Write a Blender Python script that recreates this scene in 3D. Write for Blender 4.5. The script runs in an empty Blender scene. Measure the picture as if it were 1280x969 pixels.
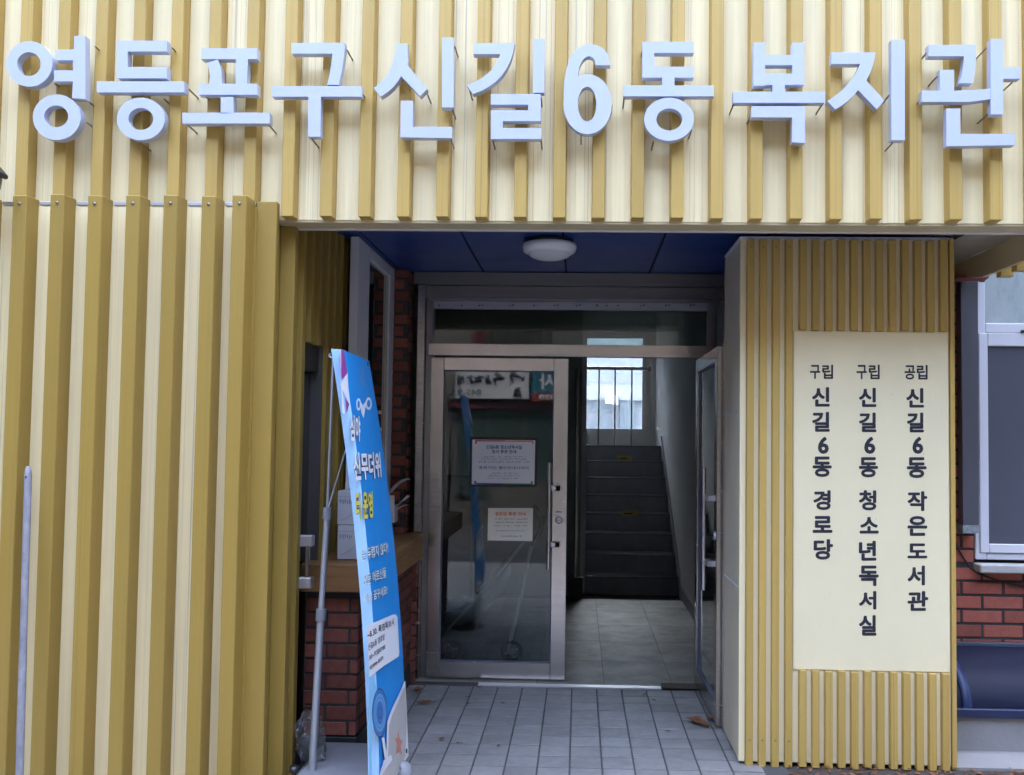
import bpy, bmesh, math, random
from mathutils import Vector, Matrix, noise
random.seed(7)
S = bpy.context.scene
R = math.radians
# ------------------------------------------------------------------ camera
F, CX, CY, HC = 1143.0, 689.75, 499.39, 1.52          # focal length and principal point in photo pixels, eye height
YAW, PIT, ROL = R(-1.721), R(2.427), R(0.724)
def rotm():
    cy, sy, cp, sp, cr, sr = math.cos(YAW), math.sin(YAW), math.cos(PIT), math.sin(PIT), math.cos(ROL), math.sin(ROL)
    Ry = Matrix(((cy, 0, -sy), (0, 1, 0), (sy, 0, cy)))
    Rp = Matrix(((1, 0, 0), (0, cp, -sp), (0, sp, cp)))
    Rr = Matrix(((cr, -sr, 0), (sr, cr, 0), (0, 0, 1)))
    return Rr @ Matrix.Diagonal((1, -1, 1)) @ Rp @ Ry
RM = rotm()
cam_d = bpy.data.cameras.new('camera'); cam = bpy.data.objects.new('camera', cam_d); S.collection.objects.link(cam)
def _row(i): r = RM[i]; return Vector((r[0], r[2], r[1]))
cr_, cd_, cf_ = _row(0), _row(1), _row(2)
m = Matrix((cr_, -cd_, -cf_)).transposed().to_4x4(); m.translation = (0, 0, HC)
cam.matrix_world = m
cam_d.sensor_width = 36; cam_d.lens = F * 36 / 1280
cam_d.shift_x = (640 - CX) / 1280; cam_d.shift_y = (CY - 484.5) / 1280
cam_d.clip_start = .05; cam_d.clip_end = 1000
S.camera = cam
O = Vector((0, 0, HC))
def ray(x, y): return cr_ * ((x - CX) / F) + cd_ * ((y - CY) / F) + cf_
def onY(x, y, Y): d = ray(x, y); return O + d * (Y / d.y)
def onX(x, y, X): d = ray(x, y); return O + d * (X / d.x)
def onZ(x, y, Z): d = ray(x, y); return O + d * ((Z - HC) / d.z)
def onP(x, y, p, n): d = ray(x, y); return O + d * ((p - O).dot(n) / d.dot(n))
# ------------------------------------------------------------------ sky, sun, exposure
SUN_EL, SUN_AZ = R(50), R(6)                            # behind the building, so the front stands in open shade
w = bpy.data.worlds.new('World'); S.world = w; w.use_nodes = True
nt = w.node_tree; sky = nt.nodes.new('ShaderNodeTexSky'); sky.sky_type = 'NISHITA'; sky.sun_disc = False
sky.sun_elevation = SUN_EL; sky.sun_rotation = SUN_AZ; sky.air_density = 0.7; sky.dust_density = 6.5; sky.ozone_density = 0.3
nt.links.new(sky.outputs[0], nt.nodes['Background'].inputs[0]); nt.nodes['Background'].inputs[1].default_value = 0.15
sl = bpy.data.lights.new('sun', 'SUN'); sl.energy = 3.0; sl.angle = R(0.5); sl.color = (1, .95, .87)
so = bpy.data.objects.new('sun', sl); S.collection.objects.link(so)
sd = Vector((math.sin(SUN_AZ) * math.cos(SUN_EL), math.cos(SUN_AZ) * math.cos(SUN_EL), math.sin(SUN_EL)))
so.rotation_euler = sd.to_track_quat('Z', 'Y').to_euler(); so.location = sd * 40
S.view_settings.view_transform = 'Standard'; S.view_settings.look = 'None'; S.view_settings.exposure = 5.42; S.view_settings.gamma = 1
# ------------------------------------------------------------------ materials
MATS = {}
def mat(name, col, rough=.5, metal=0, var=0, scale=(8, 8, 8), dark=None, bump=0, bscale=60, rnd=0, spec=.5, trans=0, ior=1.45, stain=0, coat=0, streak=0, sdark=None):
    if name in MATS: return MATS[name]
    M = bpy.data.materials.new(name); M.use_nodes = True; t = M.node_tree; N = t.nodes; L = t.links
    b = N['Principled BSDF']; b.inputs['Roughness'].default_value = rough; b.inputs['Metallic'].default_value = metal
    b.inputs['Specular IOR Level'].default_value = spec; b.inputs['IOR'].default_value = ior
    b.inputs['Transmission Weight'].default_value = trans; b.inputs['Coat Weight'].default_value = coat
    c = (*col, 1); out = None
    if var or bump or stain or rnd:
        g = N.new('ShaderNodeNewGeometry'); mp = N.new('ShaderNodeMapping'); L.new(g.outputs['Position'], mp.inputs[0]); mp.inputs['Scale'].default_value = scale
        oi = N.new('ShaderNodeObjectInfo')
        add = N.new('ShaderNodeVectorMath'); add.operation = 'MULTIPLY_ADD'; L.new(oi.outputs['Random'], add.inputs[0]); add.inputs[1].default_value = (37, 11, 5); L.new(mp.outputs[0], add.inputs[2])
        cur = N.new('ShaderNodeRGB'); cur.outputs[0].default_value = c; cur = cur.outputs[0]
        def mix(fac, a, bcol):
            mx = N.new('ShaderNodeMix'); mx.data_type = 'RGBA'; L.new(fac, mx.inputs[0]); L.new(a, mx.inputs[6]); mx.inputs[7].default_value = (*bcol, 1); return mx.outputs[2]
        if var:
            n = N.new('ShaderNodeTexNoise'); n.inputs['Scale'].default_value = 1; n.inputs['Detail'].default_value = 6; n.inputs['Roughness'].default_value = .65; L.new(add.outputs[0], n.inputs[0])
            r = N.new('ShaderNodeMapRange'); r.inputs[1].default_value = .35; r.inputs[2].default_value = .75; r.inputs[3].default_value = 0; r.inputs[4].default_value = var; L.new(n.outputs[0], r.inputs[0])
            cur = mix(r.outputs[0], cur, dark if dark else tuple(v * .45 for v in col))
            rr = N.new('ShaderNodeMapRange'); rr.inputs[3].default_value = max(0, rough - .08); rr.inputs[4].default_value = min(1, rough + .15); L.new(n.outputs[0], rr.inputs[0]); L.new(rr.outputs[0], b.inputs['Roughness'])
        if stain:
            n = N.new('ShaderNodeTexNoise'); n.inputs['Scale'].default_value = 2.2; n.inputs['Detail'].default_value = 8; L.new(g.outputs['Position'], n.inputs[0])
            r = N.new('ShaderNodeMapRange'); r.inputs[1].default_value = .5; r.inputs[2].default_value = .72; r.inputs[4].default_value = stain; L.new(n.outputs[0], r.inputs[0])
            cur = mix(r.outputs[0], cur, dark if dark else tuple(v * .4 for v in col))
        if streak:
            m2 = N.new('ShaderNodeMapping'); L.new(g.outputs['Position'], m2.inputs[0]); m2.inputs['Scale'].default_value = (140, 140, .45)
            a2 = N.new('ShaderNodeVectorMath'); a2.operation = 'MULTIPLY_ADD'; L.new(oi.outputs['Random'], a2.inputs[0]); a2.inputs[1].default_value = (91, 53, 7); L.new(m2.outputs[0], a2.inputs[2])
            n = N.new('ShaderNodeTexNoise'); n.inputs['Scale'].default_value = 1; n.inputs['Detail'].default_value = 3; L.new(a2.outputs[0], n.inputs[0])
            r = N.new('ShaderNodeMapRange'); r.inputs[1].default_value = .55; r.inputs[2].default_value = .74; r.inputs[4].default_value = streak; L.new(n.outputs[0], r.inputs[0])
            w2 = N.new('ShaderNodeMath'); w2.operation = 'MULTIPLY'; pw2 = N.new('ShaderNodeMath'); pw2.operation = 'POWER'; pw2.inputs[1].default_value = 1.6; L.new(oi.outputs['Random'], pw2.inputs[0]); L.new(pw2.outputs[0], w2.inputs[0]); L.new(r.outputs[0], w2.inputs[1])
            cur = mix(w2.outputs[0], cur, sdark if sdark else tuple(v * .4 for v in col))
        if rnd:
            h = N.new('ShaderNodeHueSaturation'); L.new(cur, h.inputs['Color'])
            r = N.new('ShaderNodeMapRange'); r.inputs[3].default_value = 1 - rnd; r.inputs[4].default_value = 1 + rnd; L.new(oi.outputs['Random'], r.inputs[0]); L.new(r.outputs[0], h.inputs['Value']); cur = h.outputs[0]
        L.new(cur, b.inputs['Base Color'])
        if bump:
            n = N.new('ShaderNodeTexNoise'); n.inputs['Scale'].default_value = bscale; n.inputs['Detail'].default_value = 4; L.new(g.outputs['Position'], n.inputs[0])
            bp = N.new('ShaderNodeBump'); bp.inputs['Strength'].default_value = bump; bp.inputs['Distance'].default_value = .004; L.new(n.outputs[0], bp.inputs['Height']); L.new(bp.outputs[0], b.inputs['Normal'])
    else: b.inputs['Base Color'].default_value = c
    MATS[name] = M; return M
def glass(name, tint, ior=1.5, dirt=.012):
    if name in MATS: return MATS[name]
    M = bpy.data.materials.new(name); M.use_nodes = True; t = M.node_tree; N = t.nodes; L = t.links
    for n in list(N): N.remove(n)
    o = N.new('ShaderNodeOutputMaterial'); tr = N.new('ShaderNodeBsdfTransparent'); tr.inputs[0].default_value = (*tint, 1)
    gl = N.new('ShaderNodeBsdfGlossy'); gl.inputs['Roughness'].default_value = .015; fr = N.new('ShaderNodeFresnel'); fr.inputs[0].default_value = ior
    ma = N.new('ShaderNodeMath'); ma.operation = 'MULTIPLY'; ma.inputs[1].default_value = 2.4; L.new(fr.outputs[0], ma.inputs[0])
    m1 = N.new('ShaderNodeMixShader'); L.new(ma.outputs[0], m1.inputs[0]); L.new(tr.outputs[0], m1.inputs[1]); L.new(gl.outputs[0], m1.inputs[2])
    df = N.new('ShaderNodeBsdfDiffuse'); df.inputs[0].default_value = (.5, .52, .5, 1)
    ns = N.new('ShaderNodeTexNoise'); ns.inputs['Scale'].default_value = 5; ns.inputs['Detail'].default_value = 7; g = N.new('ShaderNodeNewGeometry'); L.new(g.outputs['Position'], ns.inputs[0])
    r = N.new('ShaderNodeMapRange'); r.inputs[1].default_value = .4; r.inputs[2].default_value = .8; r.inputs[4].default_value = dirt * 2; L.new(ns.outputs[0], r.inputs[0])
    m2 = N.new('ShaderNodeMixShader'); L.new(r.outputs[0], m2.inputs[0]); L.new(m1.outputs[0], m2.inputs[1]); L.new(df.outputs[0], m2.inputs[2]); L.new(m2.outputs[0], o.inputs[0])
    MATS[name] = M; return M
CREAM = mat('cream_metal', (.83, .70, .385), .42, 0, .38, (34, 34, .8), (.50, .43, .28), .05, 90, .05, streak=1.0, sdark=(.36, .31, .24))
CREAM2 = mat('cream_board', (.79, .69, .425), .45, 0, .2, (5, 5, 3), (.62, .52, .34), .03, 90, .0)
GOLD = mat('gold_metal', (.50, .330, .083), .40, 0, .4, (22, 22, .7), (.33, .22, .06), .05, 90, .07, streak=.65, sdark=(.24, .16, .06))
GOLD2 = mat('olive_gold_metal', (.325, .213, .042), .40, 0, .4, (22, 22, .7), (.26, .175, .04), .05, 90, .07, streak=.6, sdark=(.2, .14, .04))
GOLDT = mat('beige_trim', (.50, .41, .235), .45, 0, .25, (3, 3, 9), (.36, .28, .15), .03, 70)
LETTER = mat('letter_white', (.47, .505, .60), .35, 0, .3, (9, 9, 3), (.38, .41, .50), 0)
STEEL = mat('stainless', (.66, .61, .56), .20, 1, .30, (3, 3, 60), (.36, .35, .34), .04, 160)
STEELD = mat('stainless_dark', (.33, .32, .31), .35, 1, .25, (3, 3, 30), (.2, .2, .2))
ALU = mat('aluminium', (.62, .62, .64), .38, .9, .15, (20, 20, 20))
WHITE = mat('white_frame', (.60, .61, .64), .4, 0, .22, (6, 6, 3), (.5, .5, .5))
BLUEC = mat('blue_panel', (.010, .042, .20), .32, 0, .15, (3, 3, 3), (.01, .02, .12))
BLACK = mat('black_plastic', (.015, .015, .017), .4)
INK = mat('ink_black', (.02, .02, .03), .6)
BRICK = mat('red_brick', (.21, .065, .042), .82, 0, .6, (30, 30, 30), (.09, .035, .028), .5, 120, .32)
BRICKR = mat('red_brick_bright', (.31, .082, .052), .8, 0, .6, (25, 25, 25), (.16, .06, .045), .5, 120, .3)
MORTAR = mat('mortar_dark', (.045, .043, .042), .9, 0, .4, (30, 30, 30), None, .5, 150)
TILE = mat('floor_tile', (.225, .218, .205), .55, 0, .45, (16, 16, 16), (.13, .125, .12), .12, 200, .11, stain=.6)
GROUT = mat('grout', (.075, .074, .072), .9, 0, .3)
WOOD = mat('ledge_wood', (.27, .135, .045), .45, 0, .6, (5, 5, 70), (.12, .055, .018), .2, 80)
CONC = mat('concrete', (.42, .41, .39), .85, 0, .5, (6, 6, 9), (.24, .23, .21), .5, 60)
CONCW = mat('painted_concrete', (.25, .245, .24), .7, 0, .45, (5, 5, 4), (.20, .19, .17), .4, 40, stain=.5)
ASPH = mat('asphalt', (.05, .05, .052), .9, 0, .4, (3, 3, 3), None, .4, 90)
PAVE = mat('pavement', (.20, .195, .19), .8, 0, .4, (5, 5, 5), (.18, .18, .17), .3, 60)
WALLIN = mat('plaster_white', (.62, .62, .60), .7, 0, .25, (3, 3, 2), (.42, .42, .4), .05, 50)
STAIR = mat('stair_rubber', (.36, .365, .40), .85, 0, .4, (8, 8, 8), (.2, .2, .23), .1, 90, spec=.15)
GL = glass('door_glass', (.62, .70, .67))
GLD = glass('dark_glass', (.10, .13, .13))
GLW = glass('window_glass', (.48, .54, .60))
PAPER = mat('paper', (.80, .81, .84), .6, 0, .08)
PAPERY = mat('paper_cream', (.82, .80, .70), .6, 0, .06)
GREY = mat('grey_plastic', (.18, .185, .20), .5, 0, .3, (9, 9, 9), (.1, .1, .1))
# ------------------------------------------------------------------ geometry helpers
class MB:
    def __init__(s): s.v = []; s.f = []; s.sm = []
    def add(s, vs, fs, smooth=False):
        k = len(s.v); s.v += [tuple(v) for v in vs]
        for f in fs: s.f.append([i + k for i in f]); s.sm.append(smooth)
        return s
    def box(s, x0, x1, y0, y1, z0, z1):
        x0, x1 = sorted((x0, x1)); y0, y1 = sorted((y0, y1)); z0, z1 = sorted((z0, z1))
        return s.add([(x, y, z) for x in (x0, x1) for y in (y0, y1) for z in (z0, z1)],
              [(0, 1, 3, 2), (4, 6, 7, 5), (0, 4, 5, 1), (2, 3, 7, 6), (0, 2, 6, 4), (1, 5, 7, 3)])
    def prism(s, pts, ext):                               # polygon (3-D points) swept by a vector
        n = len(pts); e = Vector(ext)
        vs = [Vector(p) for p in pts] + [Vector(p) + e for p in pts]
        return s.add(vs, [tuple(range(n)), tuple(range(2 * n - 1, n - 1, -1))] + [(i, i + n, (i + 1) % n + n, (i + 1) % n) for i in range(n)])
    def ring(s, outer, inner, ext):                       # ring with a hole, same number of points
        n = len(outer); e = Vector(ext); o = [Vector(p) for p in outer]; i_ = [Vector(p) for p in inner]
        vs = o + i_ + [p + e for p in o] + [p + e for p in i_]; fs = []
        for k in range(n):
            j = (k + 1) % n
            fs += [(k, j, n + j, n + k), (2 * n + k, 3 * n + k, 3 * n + j, 2 * n + j), (k, 2 * n + k, 2 * n + j, j), (n + k, n + j, 3 * n + j, 3 * n + k)]
        return s.add(vs, fs)
    def tube(s, pts, r, n=10, close=False):
        pts = [Vector(p) for p in pts]; vs = []; fs = []; m_ = len(pts)
        rs = r if isinstance(r, (list, tuple)) else [r] * m_
        up = None
        for i, p in enumerate(pts):
            a = pts[(i - 1) % m_] if (close or i) else p; b = pts[(i + 1) % m_] if (close or i < m_ - 1) else p
            t = (b - a).normalized()
            if up is None: up = t.orthogonal().normalized()
            up = (up - t * up.dot(t)).normalized(); q = t.cross(up)
            for k in range(n):
                an = 2 * math.pi * k / n; vs.append(p + (up * math.cos(an) + q * math.sin(an)) * rs[i])
        for i in range(m_ if close else m_ - 1):
            j = (i + 1) % m_
            for k in range(n): fs.append((i * n + k, i * n + (k + 1) % n, j * n + (k + 1) % n, j * n + k))
        s.add(vs, fs, True)
        if not close: s.add(vs[:n], [tuple(range(n - 1, -1, -1))]); s.add(vs[-n:], [tuple(range(n))])
        return s
    def lathe(s, prof, c, axis='Z', n=32):
        vs = []; fs = []; c = Vector(c)
        for r, h in prof:
            for k in range(n):
                a = 2 * math.pi * k / n; x, y = r * math.cos(a), r * math.sin(a)
                vs.append(c + Vector({'Z': (x, y, h), 'Y': (x, h, y), 'X': (h, x, y)}[axis]))
        for i in range(len(prof) - 1):
            for k in range(n): fs.append((i * n + k, i * n + (k + 1) % n, (i + 1) * n + (k + 1) % n, (i + 1) * n + k))
        return s.add(vs, fs, True)
    def mesh(s, name, bevel=0, fix=True):
        me = bpy.data.meshes.new(name); me.from_pydata(s.v, [], s.f); me.polygons.foreach_set('use_smooth', s.sm)
        if fix or bevel:
            bm = bmesh.new(); bm.from_mesh(me)
            if fix: bmesh.ops.recalc_face_normals(bm, faces=bm.faces)
            if bevel: bmesh.ops.bevel(bm, geom=[e for e in bm.edges if e.is_manifold and e.calc_face_angle(0) > .6], offset=bevel, segments=1, affect='EDGES')
            bm.to_mesh(me); bm.free()
        return me
def link(name, me, m=None, parent=None):
    o = bpy.data.objects.new(name, me); S.collection.objects.link(o)
    if m and not me.materials: me.materials.append(m)
    if parent: o.parent = parent
    return o
def part(name, mb, m, parent=None, bevel=0, label=None, fix=True):
    o = link(name, mb.mesh(name, bevel, fix), m, parent)
    if label: o['label'] = label
    return o
def tag(o, label, cat=None, group=None, kind=None):
    o['label'] = label
    if cat: o['category'] = cat
    if group: o['group'] = group
    if kind: o['kind'] = kind
    return o
def thing(name, loc, label, cat, group=None):
    o = bpy.data.objects.new(name, None); S.collection.objects.link(o); o.empty_display_size = .1
    return tag(o, label, cat, group)
def struct(name, mb, m, label, parent=None):
    o = part(name, mb, m, parent); tag(o, label, kind='structure'); return o
B = lambda *a: MB().box(*a)
# text as a flat mesh (built-in font), fitted into a box on a plane
_tc = {}
def glyph(txt):
    k = txt
    if k not in _tc:
        cu = bpy.data.curves.new('t', 'FONT'); cu.body = txt; cu.size = 1; cu.fill_mode = 'FRONT'; cu.resolution_u = 3
        ob = bpy.data.objects.new('t', cu); S.collection.objects.link(ob)
        dg = bpy.context.evaluated_depsgraph_get(); me = bpy.data.meshes.new_from_object(ob.evaluated_get(dg))
        vs = [v.co.to_2d() for v in me.vertices]; fs = [tuple(p.vertices) for p in me.polygons]
        bpy.data.objects.remove(ob); bpy.data.curves.remove(cu); bpy.data.meshes.remove(me)
        x0, x1 = min(v.x for v in vs), max(v.x for v in vs); y0, y1 = min(v.y for v in vs), max(v.y for v in vs)
        _tc[k] = ([((v.x - x0) / (x1 - x0), (v.y - y0) / (y1 - y0)) for v in vs], fs, (x1 - x0, y1 - y0))
    return _tc[k]
def put(mb, txt, bl, br, tl, bold=0.0, grow=0.0):
    """glyphs stretched into the box bl-br-tl; bold thickens the strokes by stacking shifted copies (bold in em)"""
    vs, fs, d = glyph(txt); bl, br, tl = Vector(bl), Vector(br), Vector(tl)
    ux, uy = br - bl, tl - bl; nn = ux.cross(uy).normalized()
    bx_, by_ = bold / d[0], bold / d[1]
    n = 8 if bold else 0; ks = 1 + 2 * grow
    for q in range(n + 1):
        sx_, sy_ = (bx_ * math.cos(q * math.pi / 4), by_ * math.sin(q * math.pi / 4)) if q < n else (0, 0)
        mb.add([bl + ux * ((.5 + (x - .5) * (1 - 2 * bx_) + sx_ - .5) * ks + .5) + uy * ((.5 + (y - .5) * (1 - 2 * by_) + sy_ - .5) * ks + .5) + nn * (q * 2e-5) for x, y in vs], fs)
    return mb
# ------------------------------------------------------------------ main planes (metres; Y runs into the building)
YD = 5.76                                                 # door plane
ZC = 2.57                                                 # entrance ceiling
YU, YUR = 3.84, 3.780                                     # upper facade: panels, rib faces
YL, YLR = 3.770, 3.690                                    # lower left wall: panels, rib faces
XR = -1.243                                                # tips of the ribs on the left return
YP = 4.396                                                # pillar front
YB = 5.05                                                 # brick wall on the right
# ------------------------------------------------------------------ ground and floor
struct('ground', MB().add([(-150, -150, -.02), (150, -150, -.02), (150, 150, -.02), (-150, 150, -.02)], [(0, 1, 2, 3)]), ASPH, 'dark asphalt ground around the building')
struct('pavement', B(-40, 40, .3, 4.6, -.019, -.012), PAVE, 'grey pavement strip along the front of the building')
flo = struct('floor', B(-1.6, .984, 3.2, YD - .06, -.14, -.0045), GROUT, 'square grey tiled floor of the entrance recess with dark joints')
TX0 = onZ(714.8, 860.6, 0).x; TY0 = onZ(697.7, 868.4, 0).y; TW = .1500
tm = MB().box(-.0706, .0706, -.0692, .0692, -.0115, 0).mesh('tile', .0012); tm.materials.append(TILE)
nt_ = 0
for j in range(-17, 2):
    yy = TY0 + (j + .5) * TW
    for i in range(-8, 6):
        xx = TX0 + (i + .5) * TW
        if yy + .075 > YD - .06 or yy < 3.28 or xx - .07 < XR + .01: continue
        o = link('tile', tm, None, flo); o.location = (xx, yy, random.uniform(-.0012, .0004)); o.rotation_euler = (random.uniform(-.004, .004), random.uniform(-.004, .004), 0); nt_ += 1
# ------------------------------------------------------------------ upper facade with ribs
fac = thing('ribbed_facade', None, 'cream metal facade with raised gold ribs above the entrance, carrying the white letters', 'facade')
ZT = 5.2; PITCH = .1845; X0 = onY(27, 0, YUR).x; X1e = onY(900 + 1085 / 3.229, 3, YUR).x; PITCH = (X1e - X0) / 25
XE = 2.05
zu0 = onY(700, 276.5, YU).z
ribm = MB().prism([(0, 0, 0), (.0515, 0, 0), (.054, YU - YUR + .01, 0), (-.003, YU - YUR + .01, 0)], (0, 0, ZT - zu0 + .004)).mesh('rib', .002); ribm.materials.append(GOLD)
pw = PITCH - .0540
panm = B(0, pw, 0, .03, zu0 - .002, ZT).mesh('panel', .002); panm.materials.append(CREAM)
for k in range(-3, 28):
    x = X0 + PITCH * k
    if x + .06 < XE:
        o = link('rib', ribm, None, fac); o.location = (x, YUR + random.uniform(-.001, .001), zu0 + random.uniform(0, .002))
        if x + PITCH < XE + .05:
            o = link('panel', panm, None, fac); o.location = (x + .0538, YU + random.uniform(-.0015, .0015), 0)
part('backing', B(-3.4, XE, YU + .032, YU + .2, zu0 + .01, ZT), GOLDT, fac)
ys1 = onZ(700, 284, zu0).y
part('soffit_trim', B(XR - .06, XE, YU + .004, ys1 - .001, zu0 - .012, zu0 + .012), GOLDT, fac, .002)
part('drip_lip', B(XR - .05, XE, ys1, ys1 + .03, zu0 - .016, ZC + .03), mat('lip', (.62, .58, .48), .4, 0, .2), fac, .002)
# return of the facade at its right end
zr0 = onX(1281, 325, XE).z; zr1 = onX(1276, 293, XE).z
part('return_panel', MB().prism([(XE, YU + .03, zr0), (XE, onX(1227, 344, XE).y, zr0), (XE, YB - .004, zr0 + .06), (XE, YB - .004, zr1), (XE, YU + .03, zr1)], (.02, 0, 0)), GOLDT, fac)
part('side_soffit', B(1.80, XE - .002, ys1 + .034, YB - .004, zr1, zr1 + .03), mat('soffit_shaded_beige', (.30, .26, .19), .5, 0, .2), fac)  # beige soffit, its shade put into a darker brown colour
for k in range(5):
    part('rib', B(XE + .021, XE + .085, YU + .06 + k * .16, YU + .112 + k * .16, zr0 - .025, ZT), GOLD, fac, .002)
part('tall_shade_core', B(-3.4, XE - .002, YU + .21, 6.098, 2.66, 24), CONC, fac)  # carried up far out of view to keep the street in shade
# ------------------------------------------------------------------ raised letters
def zc(ox, sc): return lambda x, y: (ox + x / sc, y / sc)
Z1, Z2, Z3, Z4 = zc(0, 3.342), zc(320, 3.342), zc(660, 3.34), zc(900, 3.229)
YLF, LT = 3.722, .038                                     # letter front plane and thickness
rc = lambda x0, y0, x1, y1: ('p', [(x0, y0), (x1, y0), (x1, y1), (x0, y1)])
pg = lambda *p: ('p', list(p))
ri = lambda x0, y0, x1, y1, a0, b0, a1, b1: ('r', (x0, y0, x1, y1), (a0, b0, a1, b1))
def bez(a, b, c, n=8): return [((1 - t) ** 2 * a[0] + 2 * t * (1 - t) * b[0] + t * t * c[0], (1 - t) ** 2 * a[1] + 2 * t * (1 - t) * b[1] + t * t * c[1]) for t in [i / n for i in range(n + 1)]]
LET = [
 ('영', Z1, [ri(27, 172, 218, 362, 71, 218, 170, 318), pg((311, 150), (356, 150), (356, 414), (301, 410), (305, 340), (225, 340), (225, 294), (305, 294), (305, 252), (232, 252), (232, 207), (308, 207)), ri(137, 395, 337, 585, 184, 441, 285, 532)], [(385, 185), (362, 420), (350, 505), (215, 340)]),
 ('등', Z1, [pg((488, 170), (697, 170), (697, 215), (533, 215), (533, 280), (697, 280), (697, 327), (488, 327)), rc(404, 340, 770, 386), ri(488, 408, 688, 586, 536, 451, 640, 543)], [(708, 190), (780, 365), (675, 405), (575, 590)]),
 ('포', Z1, [pg((840, 202), (1075, 202), (1075, 247), (1035, 247), (1031, 350), (1075, 350), (1075, 396), (830, 396), (830, 350), (873, 350), (878, 320), (868, 262), (910, 248), (924, 290), (926, 350), (985, 350), (985, 247), (840, 247)), rc(922, 405, 975, 474), rc(762, 471, 1126, 516)], [(850, 395), (775, 515), (1115, 515)]),
 ('구', Z2, [('p', [(148, 179), (371, 179)] + bez((371, 179), (368, 270), (345, 354))[1:] + [(297, 354)] + bez((297, 354), (312, 300), (319, 224))[1:] + [(148, 224)]), pg((67, 360), (441, 360), (441, 404), (271, 404), (269, 571), (218, 571), (219, 404), (67, 404))], [(375, 200), (440, 385), (228, 575)]),
 ('신', Z2, [('p', [(584, 182), (633, 182), (633, 272), (715, 372), (685, 402), (606, 318)] + bez((606, 318), (575, 375), (520, 404))[1:] + [(492, 368)] + bez((492, 368), (580, 310), (584, 182))[1:-1]), rc(777, 157, 825, 449), pg((605, 421), (655, 421), (655, 530), (818, 530), (818, 577), (603, 574))], [(712, 385), (818, 450), (812, 580), (828, 185)]),
 ('길', Z2, [('p', [(908, 180), (1081, 180)] + bez((1081, 180), (1060, 345), (906, 393))[1:] + [(880, 356)] + bez((880, 356), (990, 320), (1021, 226))[1:] + [(908, 226)]), rc(1158, 162, 1204, 387), pg((981, 393), (1189, 393), (1189, 506), (1031, 506), (1031, 535), (1193, 535), (1193, 581), (981, 581), (981, 461), (1137, 461), (1137, 437), (981, 437))], [(890, 370), (988, 582), (1190, 582), (1190, 400)]),
 ('6', Z3, [('6',)], [(222, 560), (350, 430)]),
 ('동', Z3, [pg((478, 175), (692, 175), (692, 221), (527, 221), (527, 279), (692, 279), (692, 324), (612, 324), (612, 357), (776, 357), (776, 402), (398, 402), (398, 357), (560, 357), (560, 324), (478, 324)), ri(485, 408, 693, 588, 536, 453, 644, 545)], [(478, 210), (402, 405), (525, 585), (685, 535)]),
 ('복', Z4, [rc(135, 172, 182, 346), rc(292, 172, 340, 342), rc(182, 222, 292, 263), rc(182, 297, 292, 343), rc(212, 343, 262, 370), rc(53, 370, 423, 415), pg((127, 429), (343, 429), (343, 577), (291, 575), (291, 474), (127, 474))], [(58, 415), (418, 415), (130, 455)]),
 ('지', Z4, [('p', [(450, 212), (628, 212)] + bez((628, 212), (618, 280), (590, 325))[1:] + [(664, 406), (632, 441), (557, 363)] + bez((557, 363), (520, 415), (465, 441))[1:] + [(433, 408)] + bez((433, 408), (530, 350), (566, 258))[1:] + [(450, 258)]), rc(692, 160, 746, 566)], [(692, 375), (705, 570)]),
 ('관', Z4, [('p', [(842, 181), (1033, 181)] + bez((1033, 181), (1036, 270), (1020, 336))[1:] + [(966, 336)] + bez((966, 336), (985, 285), (985, 227))[1:] + [(842, 227)]), pg((888, 282), (945, 282), (945, 366), (1020, 364), (1092, 357), (1092, 400), (1010, 411), (815, 411), (815, 366), (888, 366)), pg((1093, 157), (1143, 157), (1143, 272), (1212, 272), (1212, 318), (1143, 318), (1143, 462), (1093, 462)), pg((914, 438), (970, 438), (970, 541), (1190, 541), (1190, 586), (914, 590))], [(842, 205), (885, 300), (818, 395), (1085, 185), (1090, 455), (1190, 325)]),
]
NAMES = {'영': 'ring and two-armed bar over a ring', '등': 'bracket shape over a long bar and a ring', '포': 'gate shape over a stem and long bar', '구': 'hooked stroke over a long T shape', '신': 'forked stroke beside an upright, over an L shape', '길': 'curved hook beside an upright, over a zigzag stroke', '6': 'numeral six', '동': 'bracket joined to a long bar over a ring', '복': 'open box joined to a long bar over a hooked corner', '지': 'forked Z stroke beside a tall upright', '관': 'hook and cross-armed upright over an L stroke'}
PIN = mat('pin_steel', (.25, .22, .18), .5, .6)
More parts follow.
